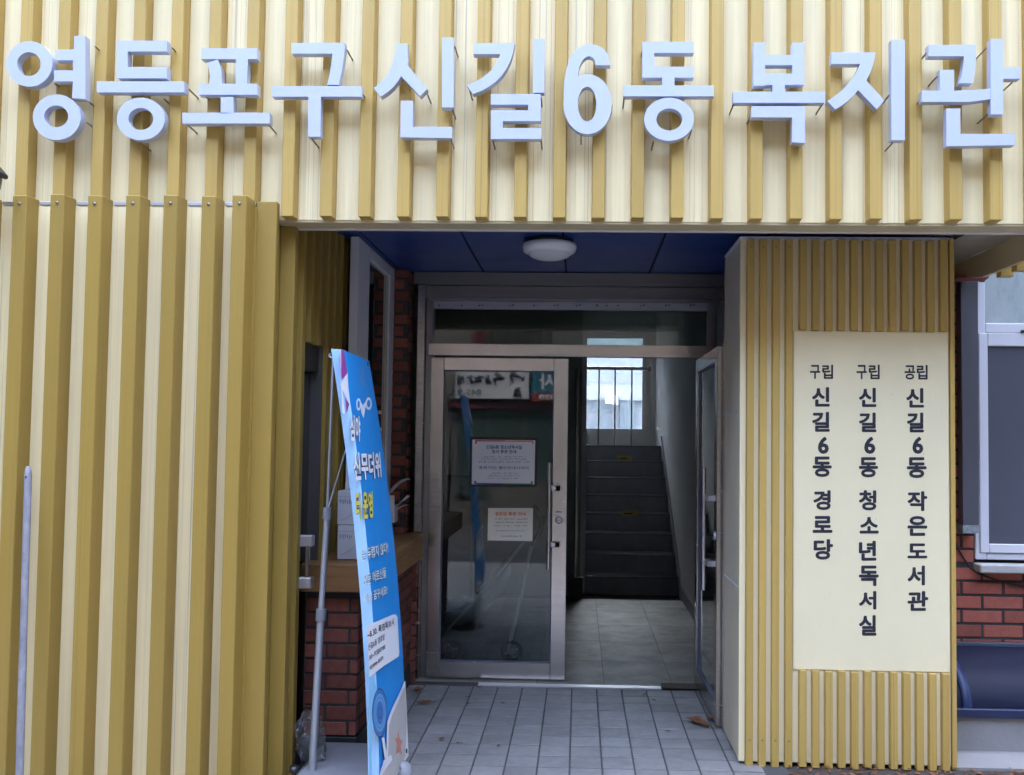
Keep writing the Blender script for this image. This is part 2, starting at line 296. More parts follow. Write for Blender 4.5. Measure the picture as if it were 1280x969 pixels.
for ch, T, strokes, pins in LET:
    t = thing('sign_letter', None, 'white raised letter %s, %s' % (ch, NAMES[ch]), 'sign letter', 'raised letters of the big white sign')
    P = lambda x, y: onY(*T(x, y), YLF)
    for s in strokes:
        mb = MB()
        if s[0] == 'p':
            mb.prism([P(*q) for q in s[1]], (0, LT, 0))
        elif s[0] == 'r':
            n = 48
            def el(b): return [P((b[0] + b[2]) / 2 + (b[2] - b[0]) / 2 * math.cos(2 * math.pi * k / n), (b[1] + b[3]) / 2 + (b[3] - b[1]) / 2 * math.sin(2 * math.pi * k / n)) for k in range(n)]
            mb.ring(el(s[1]), el(s[2]), (0, LT, 0))
        else:                                             # the numeral: bowl ring plus tapering hook
            n = 48
            oc = [P(249 + 101 * math.cos(2 * math.pi * k / n), 435 + 125 * math.sin(2 * math.pi * k / n)) for k in range(n)]
            ic = [P(247 + 39 * math.cos(2 * math.pi * k / n), 435 + 73 * math.sin(2 * math.pi * k / n)) for k in range(n)]
            mb.ring(oc, ic, (0, LT, 0))
            hook = bez((149, 420), (146, 186), (262, 184), 12) + bez((262, 184), (336, 190), (344, 272), 8)[1:] + [(283, 272)] + bez((283, 272), (280, 236), (252, 234), 6)[1:] + bez((252, 234), (208, 246), (208, 345), 8)[1:] + [(206, 420)]
            mb.prism([P(*q) + Vector((0, .0006, 0)) for q in hook], (0, LT - .0012, 0))
        part('stroke', mb, LETTER, t)
    for q in pins:
        a = P(*q) + Vector((0, LT * .6, 0)); part('mounting_pin', MB().tube([a, a + Vector((0, YU - YLF - LT * .6 + .002, -.004))], .0035, 6), PIN, t)
# ------------------------------------------------------------------ lower left ribbed wall
lw = thing('ribbed_wall', None, 'tall gold and cream ribbed metal wall left of the entrance, turning its corner inward', 'wall')
zl1 = onY(80, 243.5, YLR).z; XC = onY(349, 252, YL + .03).x
xs = [onY(v, 600, YLR).x for v in (50, 97, 145, 193, 242)]; pl = (xs[-1] - xs[0]) / 4
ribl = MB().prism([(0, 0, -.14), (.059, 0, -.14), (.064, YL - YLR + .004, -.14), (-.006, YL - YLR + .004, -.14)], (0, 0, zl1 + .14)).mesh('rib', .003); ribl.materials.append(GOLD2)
x = xs[0] - 4 * pl; k = 0
lastx = onY(281, 600, YLR).x
scr = MB().lathe([(0, -.004), (.006, -.004), (.007, 0)], (0, 0, 0), 'Y', 10).mesh('screw'); scr.materials.append(PIN)
allx = [xs[0] + pl * i for i in range(-5, 5)] + [lastx]
for i, x in enumerate(allx):
    o = link('rib', ribl, None, lw); o.location = (x, YLR + random.uniform(-.002, .002), random.uniform(-.004, .003))
    s_ = link('screw', scr, None, o); s_.location = (.0295, -.001, zl1 - .035)
    x2 = allx[i + 1] if i + 1 < len(allx) else x + .076
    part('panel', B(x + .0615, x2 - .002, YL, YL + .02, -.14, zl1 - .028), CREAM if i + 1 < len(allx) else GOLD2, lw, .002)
    part('flashing', B(x + .067, x2 - .008, YL - .004, YL + .03, zl1 - .024, zl1 - .008), ALU, lw, .002)
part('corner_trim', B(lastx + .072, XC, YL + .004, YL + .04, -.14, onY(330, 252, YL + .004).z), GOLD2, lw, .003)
part('backing', B(-3.3, XR - .1, YL + .043, YU + .03, -.14, zl1 - .05), GOLDT, lw)
zd1 = 2.04                                                # bottom of the ribs above the side door
zd1 = onX(385, 427, XR).z
YD0, YD1 = 4.065, 4.425
ZLB = .90
YR0, DR = 3.915, .128
for k in range(9):
    y = YR0 + DR * k
    full = (k < 2)
    top = ZC - .002 if k > 0 else zl1 - .02
    if k in (0, 1): top = onY([355, 366][k], [261, 270][k], y).z
    zbot = -.14 if full else (ZLB if y > YD1 - .03 else zd1)
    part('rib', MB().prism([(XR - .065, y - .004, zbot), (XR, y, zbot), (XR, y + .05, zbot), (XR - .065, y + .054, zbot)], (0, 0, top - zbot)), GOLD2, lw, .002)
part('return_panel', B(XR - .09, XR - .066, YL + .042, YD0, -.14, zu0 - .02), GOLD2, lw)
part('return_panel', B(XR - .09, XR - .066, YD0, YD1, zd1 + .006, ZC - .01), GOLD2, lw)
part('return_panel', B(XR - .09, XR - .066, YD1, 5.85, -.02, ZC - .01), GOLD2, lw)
# side door in the return
sdr = thing('glass_door', None, 'dark glass side door in grey frame behind the corner of the gold ribbed wall', 'door')
xd = XR - .035
FRD, FRD2 = mat('frame_dark', (.035, .033, .032), .45, .3), mat('frame_grey', (.12, .115, .11), .4, .5)
part('frame', B(xd - .05, xd + .012, YD0, YD0 + .04, 0, zd1), FRD, sdr)
part('frame', B(xd - .05, xd + .03, YD1 - .045, YD1, 0, zd1), FRD2, sdr, .002)
part('frame', B(xd - .05, xd + .012, YD0 + .04, YD1 - .045, zd1 - .13, zd1), FRD, sdr)
part('frame', B(xd - .05, xd + .012, YD0 + .04, YD1 - .045, 0.01, .09), FRD, sdr)
part('pane', B(xd - .03, xd - .022, YD0 + .04, YD1 - .045, .09, zd1 - .13), GLD, sdr)
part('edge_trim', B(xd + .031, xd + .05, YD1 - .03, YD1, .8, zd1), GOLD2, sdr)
yh = onX(383, 700, XR + .03).y; hz0, hz1 = onX(388, 733, XR + .03).z, onX(388, 668, XR + .03).z
hd = part('handle', B(XR + .022, XR + .04, yh, yh + .025, hz0 + .02, hz1 - .02), STEEL, sdr, .003)
for z in (hz0, hz1 - .05): part('handle_block', B(xd + .013, XR + .055, yh - .005, yh + .04, z, z + .05), ALU, sdr, .004)
part('inner_wall', B(-1.9, -1.85, 4.0, 5.9, 0, 2.6), BLACK, sdr)
# ------------------------------------------------------------------ ceiling of the recess
cei = struct('ceiling', B(XR - .1, 1.795, ys1 + .034, YD + .3, ZC + .012, ZC + .05), mat('ceiling_gap', (.01, .012, .02), .8), 'glossy dark blue panelled ceiling over the entrance recess')
sx = [onZ(575.6, 290, ZC).x, onZ(832.6, 292, ZC).x]; ps = (sx[1] - sx[0]) / 2
e = [XR - .09, sx[0] - ps, sx[0], sx[0] + ps, sx[1], sx[1] + ps, sx[1] + 2 * ps, 1.79]
for a, b in zip(e, e[1:]): part('panel', B(a + .006, b - .006, ys1 + .04, YD + .02, ZC, ZC + .011), BLUEC, cei, .002)
lp = onZ(687, 305, ZC - .02)
lamp = thing('ceiling_light', None, 'round white dome light on the blue ceiling', 'ceiling light')
part('base', MB().lathe([(0, 0), (.125, 0), (.128, -.012), (.118, -.02), (0, -.02)], (lp.x, lp.y, ZC), 'Z', 40), BLACK, lamp)
part('rim', MB().lathe([(.12, -.018), (.142, -.024), (.145, -.04), (.138, -.062), (.118, -.074), (.1, -.076)], (lp.x, lp.y, ZC), 'Z', 48), mat('lamp_white', (.80, .80, .77), .35), lamp)
part('diffuser', MB().lathe([(.118, -.073), (.10, -.088), (.07, -.1), (.035, -.107), (.0001, -.109)], (lp.x, lp.y, ZC), 'Z', 48), mat('lamp_opal', (.66, .66, .66), .3), lamp)
# ------------------------------------------------------------------ entrance frame
ef = thing('door_frame', None, 'stainless steel frame of the main entrance with glass transom', 'door frame')
def bx(px0, py0, px1, py1, y0, y1):
    a, b = onY(px0, py0, y0), onY(px1, py1, y0); return B(a.x, b.x, y0, y1, a.z, b.z)
xl, xr = onY(519, 600, YD).x, onY(893, 600, YD).x
zz = lambda y: onY(700, y, YD).z
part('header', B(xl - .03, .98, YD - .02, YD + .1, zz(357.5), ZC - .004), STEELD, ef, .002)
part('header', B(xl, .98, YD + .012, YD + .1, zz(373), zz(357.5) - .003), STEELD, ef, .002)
part('top_rail', B(xl + .07, xr - .02, YD - .012, YD + .06, zz(377.5), zz(373) - .002), STEEL, ef, .001)
tr_ = part('label_strip', B(xl + .1, xr - .045, YD - .002, YD + .05, zz(387), zz(377.5) - .002), mat('strip_alu', (.42, .43, .47), .45, .6), ef, .001)
part('transom_pane', B(xl + .1, xr - .045, YD + .02, YD + .026, zz(431), zz(387) - .002), GL, ef)
part('transom_bar', B(xl + .07, xr - .02, YD - .014, YD + .06, zz(446), zz(431)), STEEL, ef, .002)
part('post', B(xl, onY(528.5, 600, YD).x, YD - .025, YD + .1, 0, zz(357.5) - .004), STEEL, ef, .002)
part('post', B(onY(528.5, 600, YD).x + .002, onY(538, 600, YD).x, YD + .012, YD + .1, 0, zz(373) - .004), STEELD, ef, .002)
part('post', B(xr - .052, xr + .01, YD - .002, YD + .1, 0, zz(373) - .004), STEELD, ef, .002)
mb = MB(); random.seed(3)
for cxp in (548, 576, 598, 636, 666, 692, 720, 745, 757, 771, 800, 831, 862):
    q = onY(cxp, 381.5, YD - .0035)
    for d in range(random.choice((1, 2, 2))): mb.box(q.x + d * .02, q.x + d * .02 + .012, q.y, q.y + .001, q.z - .006 + d * .003, q.z - .002 + random.uniform(0, .008))
part('print_mark', mb, INK, tr_)
sp0, sp1 = onZ(597, 856.5, .006), onZ(827, 861, .006)
tag(part('threshold', B(sp0.x, sp1.x, sp0.y, sp0.y + .06, -.004, .008), ALU, None, .002), 'thin aluminium strip along the edge of the indoor floor', 'threshold')
# ------------------------------------------------------------------ door leaves
LW, LH = onY(709, 600, YD).x - onY(536.5, 600, YD).x, onY(640, 447, YD).z - .012
def leaf(label):
    t = thing('glass_door', None, label, 'door')
    s0, s1, rt, rb, th = .082, .092, .08, .112, .042
    part('stile', B(0, s0, 0, th, .01, LH), STEEL, t, .002); part('stile', B(LW - s1, LW, 0, th, .01, LH), STEEL, t, .002)
    part('rail', B(s0 + .001, LW - s1 - .001, .001, th - .001, LH - rt, LH), STEEL, t, .002); part('rail', B(s0 + .001, LW - s1 - .001, .001, th - .001, .01, rb), STEEL, t, .002)
    part('pane', B(s0 - .01, LW - s1 + .01, .018, .024, rb - .01, LH - rt + .01), GL, t)
    part('gasket', MB().box(s0, s0 + .007, .008, .017, rb, LH - rt).box(LW - s1 - .007, LW - s1, .008, .017, rb, LH - rt).box(s0 + .007, LW - s1 - .007, .008, .017, rb, rb + .007).box(s0 + .007, LW - s1 - .007, .008, .017, LH - rt - .007, LH - rt), mat('gasket', (.09, .11, .16), .5), t)
    hx = LW - s1 - .018
    for sgn, y in ((-1, -.052), (1, th + .052)):
        h = part('handle', MB().tube([(hx, y, .70), (hx, y, 1.36)], .0125, 14), STEEL, t)
        for z in (.85, 1.20): part('handle_bracket', MB().box(hx - .012, LW - s1 + .05, y + (.008 if sgn < 0 else -.035), y + (.035 if sgn < 0 else -.008), z - .016, z + .016).box(LW - s1 + .018, LW - s1 + .05, (y + .008) if sgn < 0 else th - .001, .001 if sgn < 0 else y - .008, z - .016, z + .016), ALU, h, .003)
    for sgn in (-1, 1):
        yy = -.001 if sgn < 0 else th + .001
        lk = part('lock', MB().lathe([(0, sgn * .010), (.019, sgn * .010), (.024, sgn * .004), (.025, 0)], (LW - .05, yy, 1.0), 'Y', 24), ALU, t)
        part('keyhole', MB().lathe([(0, sgn * .0125), (.005, sgn * .0125), (.0055, sgn * .009)], (LW - .05, yy, 1.0), 'Y', 10), BLACK, lk)
    return t
dl = leaf('closed stainless glass door leaf with two paper notices on its pane')
dl.location = (onY(536.5, 600, YD).x, YD - .006, .008)
part('sticker', B(LW - .068, LW - .03, -.0022, -.0008, 1.042, 1.056), PAPER, dl)
dr = leaf('stainless glass door leaf standing wide open against the pillar')
hinge = onY(876, 600, YD + .03); dr.location = (onY(869.5, 600, YD).x, YD + .02, .008)
p2 = onZ(897, 908, 0); dr.rotation_euler = (0, 0, -math.pi / 2 + .004)
# notices on the closed leaf
YN = YD - .006 + .0165
def quadpx(px, y): return [onY(a, b, y) for a, b in px]
def sheet(name, px, y, th, m_, parent=None): return part(name, MB().prism(quadpx(px, y), (0, th, 0)), m_, parent)
zA = lambda x, y: (580 + x / 6.457, 540 + y / 6.457)
n1 = thing('notice', None, 'white printed notice in a black frame stuck on the glass door', 'notice', None)
sheet('frame', [zA(42, 444), zA(589, 444), zA(597, 48), zA(50, 40)], YN - .006, .005, BLACK, n1)
pp = sheet('paper', [zA(62, 422), zA(568, 425), zA(575, 68), zA(67, 62)], YN - .008, .0015, PAPER, n1)
def lines(parent, rows, m_, y, zf):                       # small body print, a row of short strokes per line
    mb = MB()
    for (x0, x1, yy, hh) in rows:
        x = x0
        while x < x1:
            wd = random.uniform(9, 15)
            if random.random() > .12:
                for q in range(2):
                    u = x + q * wd * .45; v0 = yy + random.uniform(-hh * .5, -.1); v1 = yy + random.uniform(.1, hh * .5)
                    mb.prism([onY(*zf(a, b), y) for a, b in ((u, v1), (u + wd * .32, v1), (u + wd * .32, v0), (u, v0))], (0, .0004, 0))
            x += wd + 3
    return part('print', mb, m_, parent)
NAVY, RED, ORANGE, GREEN = mat('ink_navy', (.03, .06, .30), .6), mat('ink_red', (.50, .05, .04), .6), mat('ink_orange', (.75, .22, .06), .6), mat('ink_green', (.05, .28, .12), .6)
yn = YN - .0092
def tpx(parent, txt, bl, br, tl, m_, zf, y, bold=.02): return part('lettering', put(MB(), txt, onY(*zf(*bl), y), onY(*zf(*br), y), onY(*zf(*tl), y), bold), m_, parent, fix=False)
tpx(pp, '신길6동 청소년독서실', (180, 137), (467, 140), (180, 105), NAVY, zA, yn)
tpx(pp, '임시 휴관 안내', (225, 172), (420, 174), (225, 143), INK, zA, yn)
tpx(pp, '휴관기간: 별도안내시까지', (120, 300), (520, 303), (120, 276), NAVY, zA, yn, .01)
lines(pp, [(145, 495, 200, 13), (140, 505, 220, 13), (120, 525, 242, 13), (205, 435, 334, 13), (200, 440, 355, 13), (190, 450, 375, 13)], mat('ink_mid', (.16, .18, .34), .6), yn, zA)
for pts, m_ in (([(90, 66), (330, 68), (330, 78), (104, 77), (104, 96), (90, 96)], RED), ([(330, 68), (560, 71), (560, 97), (548, 97), (548, 82), (330, 78)], ORANGE), ([(84, 395), (98, 395), (98, 412), (320, 415), (320, 424), (84, 421)], NAVY), ([(320, 415), (540, 416), (540, 398), (556, 398), (556, 425), (320, 424)], GREEN)):
    part('border_print', MB().prism([onY(*zA(a, b), yn) for a, b in reversed(pts)], (0, .0004, 0)), m_, pp)
n2 = thing('notice', None, 'plain cream paper notice with red heading taped to the glass door', 'notice')
p2_ = sheet('paper', [zA(190, 876), zA(553, 882), zA(557, 615), zA(195, 615)], YN - .006, .0012, PAPERY, n2)
yn2 = YN - .0072
tpx(p2_, '경로당 휴관 안내', (250, 675), (497, 677), (250, 645), ORANGE, zA, yn2, .03)
lines(p2_, [(238, 512, 703, 12), (243, 508, 730, 12)], INK, yn2, zA); lines(p2_, [(238, 508, 757, 12)], RED, yn2, zA); lines(p2_, [(243, 508, 798, 12)], mat('ink_teal', (.04, .2, .22), .6), yn2, zA); lines(p2_, [(305, 465, 842, 13)], INK, yn2, zA)
# ------------------------------------------------------------------ inside: vestibule and stairs
YS = 8.75; RZ, TRD = .18, .285
XS0, XS1 = onZ(731, 744, .01).x, onZ(848, 744, .01).x
YS = onZ(790, 743, .01).y
inf = struct('indoor_floor', B(-1.9, XS1 + .3, sp0.y + .061, 12.2, -.02, .004), GROUT, 'pale worn stone tile floor inside the vestibule')
TIN = mat('indoor_tile', (.26, .235, .195), .5, 0, .85, (5, 5, 5), (.10, .095, .08), .04, 40, .05, stain=.6, spec=.3)
jx, jy = onZ(755, 850, .01).x, sp0.y + .063
for i in range(-3, 2):
    for j in range(5):
        a, b = jx + i * .42, jx + (i + 1) * .42
        part('tile', B(a + .002, min(b - .002, XS1 + .28), jy + j * .6 + .002, jy + (j + 1) * .6 - .002, -.004, .009), TIN, inf)
tag(part('doormat', B(sp1.x + .004, onZ(870, 858, 0).x, sp0.y + .005, sp0.y + .10, .0095, .017), mat('mat_brown', (.09, .075, .05), .95, 0, .6, (60, 60, 60)), None), 'narrow dark brown mat strip beside the threshold under the open door', 'mat')
st = thing('staircase', None, 'dark rubber covered staircase rising to the landing window', 'stairs')
for k in range(8):
    y = YS + k * TRD
    s_ = part('step', B(XS0 + .004 * k, XS1, y, (y + TRD + .01) if k < 7 else 12.0, k * RZ if k < 7 else k * RZ, (k + 1) * RZ), STAIR, st)
    part('nosing', B(XS0 + .004 * k, XS1 - .002, y - .012, y + .03, (k + 1) * RZ - .012, (k + 1) * RZ + .004), mat('nosing', (.27, .275, .3), .85, 0, .3, spec=.15), s_, .003)
    if k in (3, 6):
        pxy = {3: (787, 642), 6: (781, 573)}[k]; q = onY(*pxy, y - .013)
        nn = part('step_notice', B(q.x - .085, q.x + .085, y - .013, y - .002, q.z - .028, q.z + .028), mat('yellow_card', (.50, .42, .14), .5), s_)
        part('print', MB().box(q.x - .06, q.x + .03, y - .0145, y - .0135, q.z - .008, q.z + .006), INK, nn)
part('stringer', MB().prism([(XS1 - .003, YS - .1, 0), (XS1 - .003, YS + 7 * TRD, 7 * RZ), (XS1 - .003, YS + 7 * TRD, 8 * RZ + .12), (XS1 - .003, YS - .05, .25), (XS1 - .003, YS - .1, .12)], (.012, 0, 0)), STAIR, st)
# walls of the vestibule
YW = 12.0
zwin0, zwin1 = onY(770, 541, YW).z, onY(770, 418, YW).z; xw0, xw1 = onY(726, 480, YW).x, onY(812, 480, YW).x
wi = thing('indoor_wall', None, 'white plaster wall right of the stairs inside the vestibule', 'wall')
part('wall', B(XS1 + .01, XS1 + .12, YD + .12, YW + .2, 0, 3.2), WALLIN, wi)
part('skirting', B(XS1 - .003, XS1 + .009, YD + .3, YS - .1, 0, .12), STAIR, wi)
part('door', B(XS1 - .006, XS1 + .009, 6.35, 7.25, .0, 2.05), mat('dark_door', (.10, .105, .12), .5, 0, .2), wi)
wb = thing('indoor_wall', None, 'back wall of the stairwell around the bright window', 'wall')
part('wall', MB().box(-2.2, xw0, YW, YW + .15, 0, 3.2).box(xw1, XS1 + .01, YW, YW + .15, 0, 3.2).box(xw0, xw1, YW, YW + .15, 0, zwin0).box(xw0, xw1, YW, YW + .15, zwin1, 3.2), WALLIN, wb)
wf = thing('indoor_wall', None, 'greenish wall left of the staircase, seen through the closed door', 'wall')
GRN = mat('wall_green', (.30, .36, .31), .7, 0, .3, (3, 3, 3))
part('wall', B(-1.95, XS0 - .05, YS - .12, YS - .001, 0, 3.2), GRN, wf); part('wall', B(XS0 - .06, XS0 - .002, YS + .0, YW, 0, 3.2), WALLIN, wf)
part('wall', B(-1.98, -1.9, YD + .12, YS - .1, 0, 3.2), GRN, wf)
part('cabinet', B(-1.75, -1.0, YS - .42, YS - .125, .02, 1.15), mat('cabinet', (.12, .10, .09), .5), wf)
struct('indoor_ceiling', B(-2.2, XS1 + .12, YD + .1, YW + .15, 3.2, 3.3), WALLIN, 'plain plaster ceiling above the stairwell')
win = thing('window', None, 'tall bright window on the stair landing behind a steel guard rail', 'window')
ww = onY(803, 480, YW).x
for a in ((xw0, xw0 + .05, zwin0, zwin1), (ww, ww + .05, zwin0, zwin1)): part('frame', B(a[0], a[1], YW + .02, YW + .09, a[2], a[3]), ALU, win)
part('frame', B(xw0 + .05, ww, YW + .02, YW + .09, zwin0, zwin0 + .05), ALU, win); part('frame', B(xw0 + .05, ww, YW + .02, YW + .09, zwin1 - .05, zwin1), ALU, win)
part('frame', B(ww + .05, xw1, YW + .04, YW + .09, zwin0, zwin1), mat('panel_cream', (.6, .56, .48), .6), win)
part('pane', B(xw0 + .05, ww, YW + .05, YW + .056, zwin0 + .05, zwin1 - .05), GLW, win)
rg = thing('guard_rail', None, 'steel guard rail with upright bars in front of the landing window', 'railing')
yr = YW - .35; zr = onY(770, 461, yr).z
part('top_rail', MB().tube([onY(725, 460, yr), onY(812, 461, yr)], .022, 12), STEELD, rg)
part('end_cap', MB().lathe([(0, .02), (.035, .02), (.035, -.02), (0, -.02)], onY(812, 461, yr), 'X', 16), STEELD, rg)
for bxp in (748.6, 768.7, 789.6):
    q = onY(bxp, 500, yr); part('bar', MB().tube([(q.x, yr, 8 * RZ), (q.x, yr, zr)], .011, 10), STEELD, rg)
hr = thing('handrail', None, 'thin steel handrail post at the foot of the stairs', 'handrail')
q0 = onZ(719, 745, .01)
part('post', MB().tube([(q0.x, q0.y - .05, .0), (q0.x, q0.y - .05, 2.2)], .02, 12), STEEL, hr)
part('base', B(q0.x - .07, q0.x + .07, q0.y - .12, q0.y + .02, .009, .2), BLACK, hr)
# the rest of the building round the vestibule
bc = thing('building_body', None, 'plain concrete body of the building around the stairwell', 'building')
part('wall', B(-40, -1.98, 5.9, YW + .15, -.14, 3.3), CONC, bc); part('wall', B(XS1 + .12, 40, YB + .25, YW + .15, 0, 3.3), CONC, bc); part('upper_shade_mass', B(-40, 40, 6.1, YW + .15, 3.3, 24), CONC, bc)  # upper mass is unseen, raised and widened to keep sun off the street
# ------------------------------------------------------------------ stroller behind the closed leaf
sr = thing('stroller', None, 'folding pushchair parked indoors behind the closed glass door', 'stroller')
ys_ = 6.02; zB = lambda x, y: (520 + x / 2.77, 520 + y / 2.77)
Q = lambda x, y, dy=0: onY(*zB(x, y), ys_ + dy)
TUB = mat('stroller_tube', (.75, .78, .74), .4, .1)
for dy in (0, .32):
    part('frame_tube', MB().tube([Q(400, 450, dy), Q(360, 640, dy), Q(318, 815, dy)], .011, 10), TUB, sr)
    part('frame_tube', MB().tube([Q(372, 440, dy), Q(240, 600, dy), Q(110, 740, dy)], .010, 10), TUB, sr)
    part('handle', MB().tube([Q(400, 450, dy), Q(430, 400, dy), Q(440, 350, dy), Q(415, 320, dy), Q(405, 312, dy)], .016, 10), BLACK, sr)
    for (a, b) in ((122, 812), (330, 815)):
        c = Q(a, b, dy); wlo = part('wheel', MB().tube([c + Vector((.06 * math.cos(t * .3927), 0, .06 * math.sin(t * .3927))) for t in range(16)], .014, 8, True), BLACK, sr)
        part('hub', MB().lathe([(0, -.012), (.02, -.012), (.024, 0), (.02, .012), (0, .012)], c, 'Y', 14), TUB, wlo)
        part('spoke', MB().tube([c + Vector((.05, 0, .02)), c - Vector((.05, 0, .02))], .006, 6).tube([c + Vector((-.02, 0, .05)), c - Vector((-.02, 0, .05))], .006, 6), TUB, wlo)
gx, gy = 9, 8; vs = []; fs = []
for i in range(gx):
    for j in range(gy):
        t = i / (gx - 1); p = Q(330 - 230 * t, 500 + 190 * t ** .7, .32 * j / (gy - 1)); sag = -.09 * math.sin(math.pi * j / (gy - 1)) - .06 * math.sin(math.pi * t)
        vs.append(p + Vector((0, 0, sag + .02 * noise.noise(p * 9))))
for i in range(gx - 1):
    for j in range(gy - 1): fs.append((i * gy + j, i * gy + j + 1, (i + 1) * gy + j + 1, (i + 1) * gy + j))
part('seat_cloth', MB().add(vs, fs, True), mat('stroller_cloth', (.60, .64, .74), .8, 0, .6), sr)
part('rain_cover', MB().add([v + Vector((0, -.03, .10 + .05 * noise.noise(v * 7))) for v in map(Vector, vs)], fs, True), glass('clear_plastic', (.8, .82, .84), 1.45, .3), sr)
# ------------------------------------------------------------------ bricks
def brickmesh(L, Wd, Hh):
    me = B(0, L, 0, Wd, 0, Hh).mesh('brick', .0025); return me
def brick_run(parent, o, ux, n, length, z0, z1, LP, CP, m_, depth=.05, joint=.012, proud=.006):
    """courses of single bricks on a vertical face: o = start, ux = direction along the face, n = outward normal"""
    bl, bh = LP - joint, CP - joint; cache = {}
    ux, n = Vector(ux), Vector(n); k = 0; z = z0; cnt = 0
    while z + bh * .4 < z1:
        h = min(bh, z1 - z); x = -(LP / 2 if k % 2 else 0)
        while x < length - .01:
            a, b = max(x, 0), min(x + bl, length)
            if b - a > .015:
                key = (round(b - a, 3), round(h, 3))
                if key not in cache:
                    me = brickmesh(b - a, depth, h); me.materials.append(m_); cache[key] = me
                ob = link('brick', cache[key], None, parent)
                M = Matrix((ux, -n, Vector((0, 0, 1)))).transposed().to_4x4()
                M.translation = Vector(o) + ux * a + n * (proud + random.uniform(-.0025, .002)) + Vector((0, 0, z))
                ob.matrix_world = M; cnt += 1
            x += LP
        z += CP; k += 1
    return cnt
# low brick wall with wooden ledge, left of the entrance
XA, XB, YA, YE = XR - .03, onZ(444, 953, 0).x, onZ(444, 953, 0).y, YD - .02
lb = thing('brick_wall', None, 'low red brick wall with black plinth under the wooden ledge', 'wall')
zp = onY(440, 921, YA).z; zb = onY(430, 741, YA - .07).z - .004
part('mortar', B(XA + .004, XB - .004, YA + .004, YE, zp, zb), MORTAR, lb)
part('plinth', B(XA - .005, XB + .006, YA - .006, YE, 0, zp - .002), mat('plinth_black', (.022, .022, .024), .6, 0, .4, (9, 9, 9), (.05, .05, .05), .2, 60), lb, .003)
brick_run(lb, (XA, YA + .004, zp + .006), (1, 0, 0), (0, -1, 0), XB - XA, 0, zb - zp - .008, .215, .0715, BRICK)
brick_run(lb, (XB - .004, YA + .062, zp + .006), (0, 1, 0), (1, 0, 0), YE - YA - .062, 0, zb - zp - .008, .215, .0715, BRICK)
led = thing('wooden_ledge', None, 'thick brown wooden ledge lying on the low brick wall', 'ledge')
zl0, ZLT = onY(430, 741, YA - .07).z, onY(430, 706, YA - .07).z
XLE = onZ(494, 691, .93).x
part('front_board', B(XA - .01, XLE, YA - .07, YA - .03, zl0, ZLT), WOOD, led, .004)
part('side_board', B(XLE - .04, XLE - .001, YA - .029, onX(530, 675, XLE).y, zl0, ZLT), WOOD, led, .004)
part('top_board', B(XA - .01, XLE - .041, YA - .029, YE - .02, ZLT - .035, ZLT - .002), WOOD, led, .003)
# window partition standing on the ledge
XWN = -1.165; yw0, yw1 = onX(446.7, 400, XWN).y, onX(497, 400, XWN).y
wp = thing('window', None, 'tall white framed side window standing on the wooden ledge', 'window')
yj0, yj1 = onX(461, 400, XWN).y, onX(487, 400, XWN).y
part('frame', B(XWN - .045, XWN, yw0, yj0, ZLT, ZC - .004), WHITE, wp, .003)
part('frame', B(XWN - .045, XWN, yj1, yw1, ZLT, ZC - .004), WHITE, wp, .003)
part('frame', B(XWN - .045, XWN, yj0 + .001, yj1 - .001, ZC - .07, ZC - .004), WHITE, wp, .003)
part('frame', B(XWN - .045, XWN, yj0 + .001, yj1 - .001, ZLT, 1.0), WHITE, wp, .003)
part('inner_frame', B(XWN - .04, XWN - .012, yj1 - .03, yj1 - .002, 1.0, ZC - .07), mat('tan_strip', (.45, .40, .30), .5), wp)
part('pane', B(XWN - .026, XWN - .02, yj0, yj1, 1.0, ZC - .07), GLD, wp)
part('shelf_strip', B(XWN - .09, XWN - .05, yj0 + .05, yj1 - .1, 1.72, 1.735), WHITE, wp)
for z in (1.45, 1.55, 1.65): part('hook', B(XWN - .019, XWN - .005, yj1 - .16, yj1 - .14, z, z + .02), WHITE, wp)
# brick pier between window and door frame
bp = thing('brick_wall', None, 'narrow red brick pier between the side window and the steel door frame', 'wall')
xp0, xp1 = onY(497.5, 500, 5.66).x, onY(508, 500, 5.66).x
part('mortar', B(XWN - .05, xp1 - .004, 5.664, YD + .1, 0, ZC - .003), MORTAR, bp)
brick_run(bp, (XWN - .03, 5.664, .9), (1, 0, 0), (0, -1, 0), xp1 - XWN + .03, 0, ZC - .91, .215, .0735, BRICK, joint=.017, proud=.009)
brick_run(bp, (xp1 - .004, 5.72, .0), (0, 1, 0), (1, 0, 0), .10, 0, ZC - .01, .215, .0735, BRICK, joint=.017, proud=.009)
brick_run(bp, (XB, 5.664, .0), (1, 0, 0), (0, -1, 0), max(.03, xp1 - XB), 0, .8, .215, .0735, BRICK)
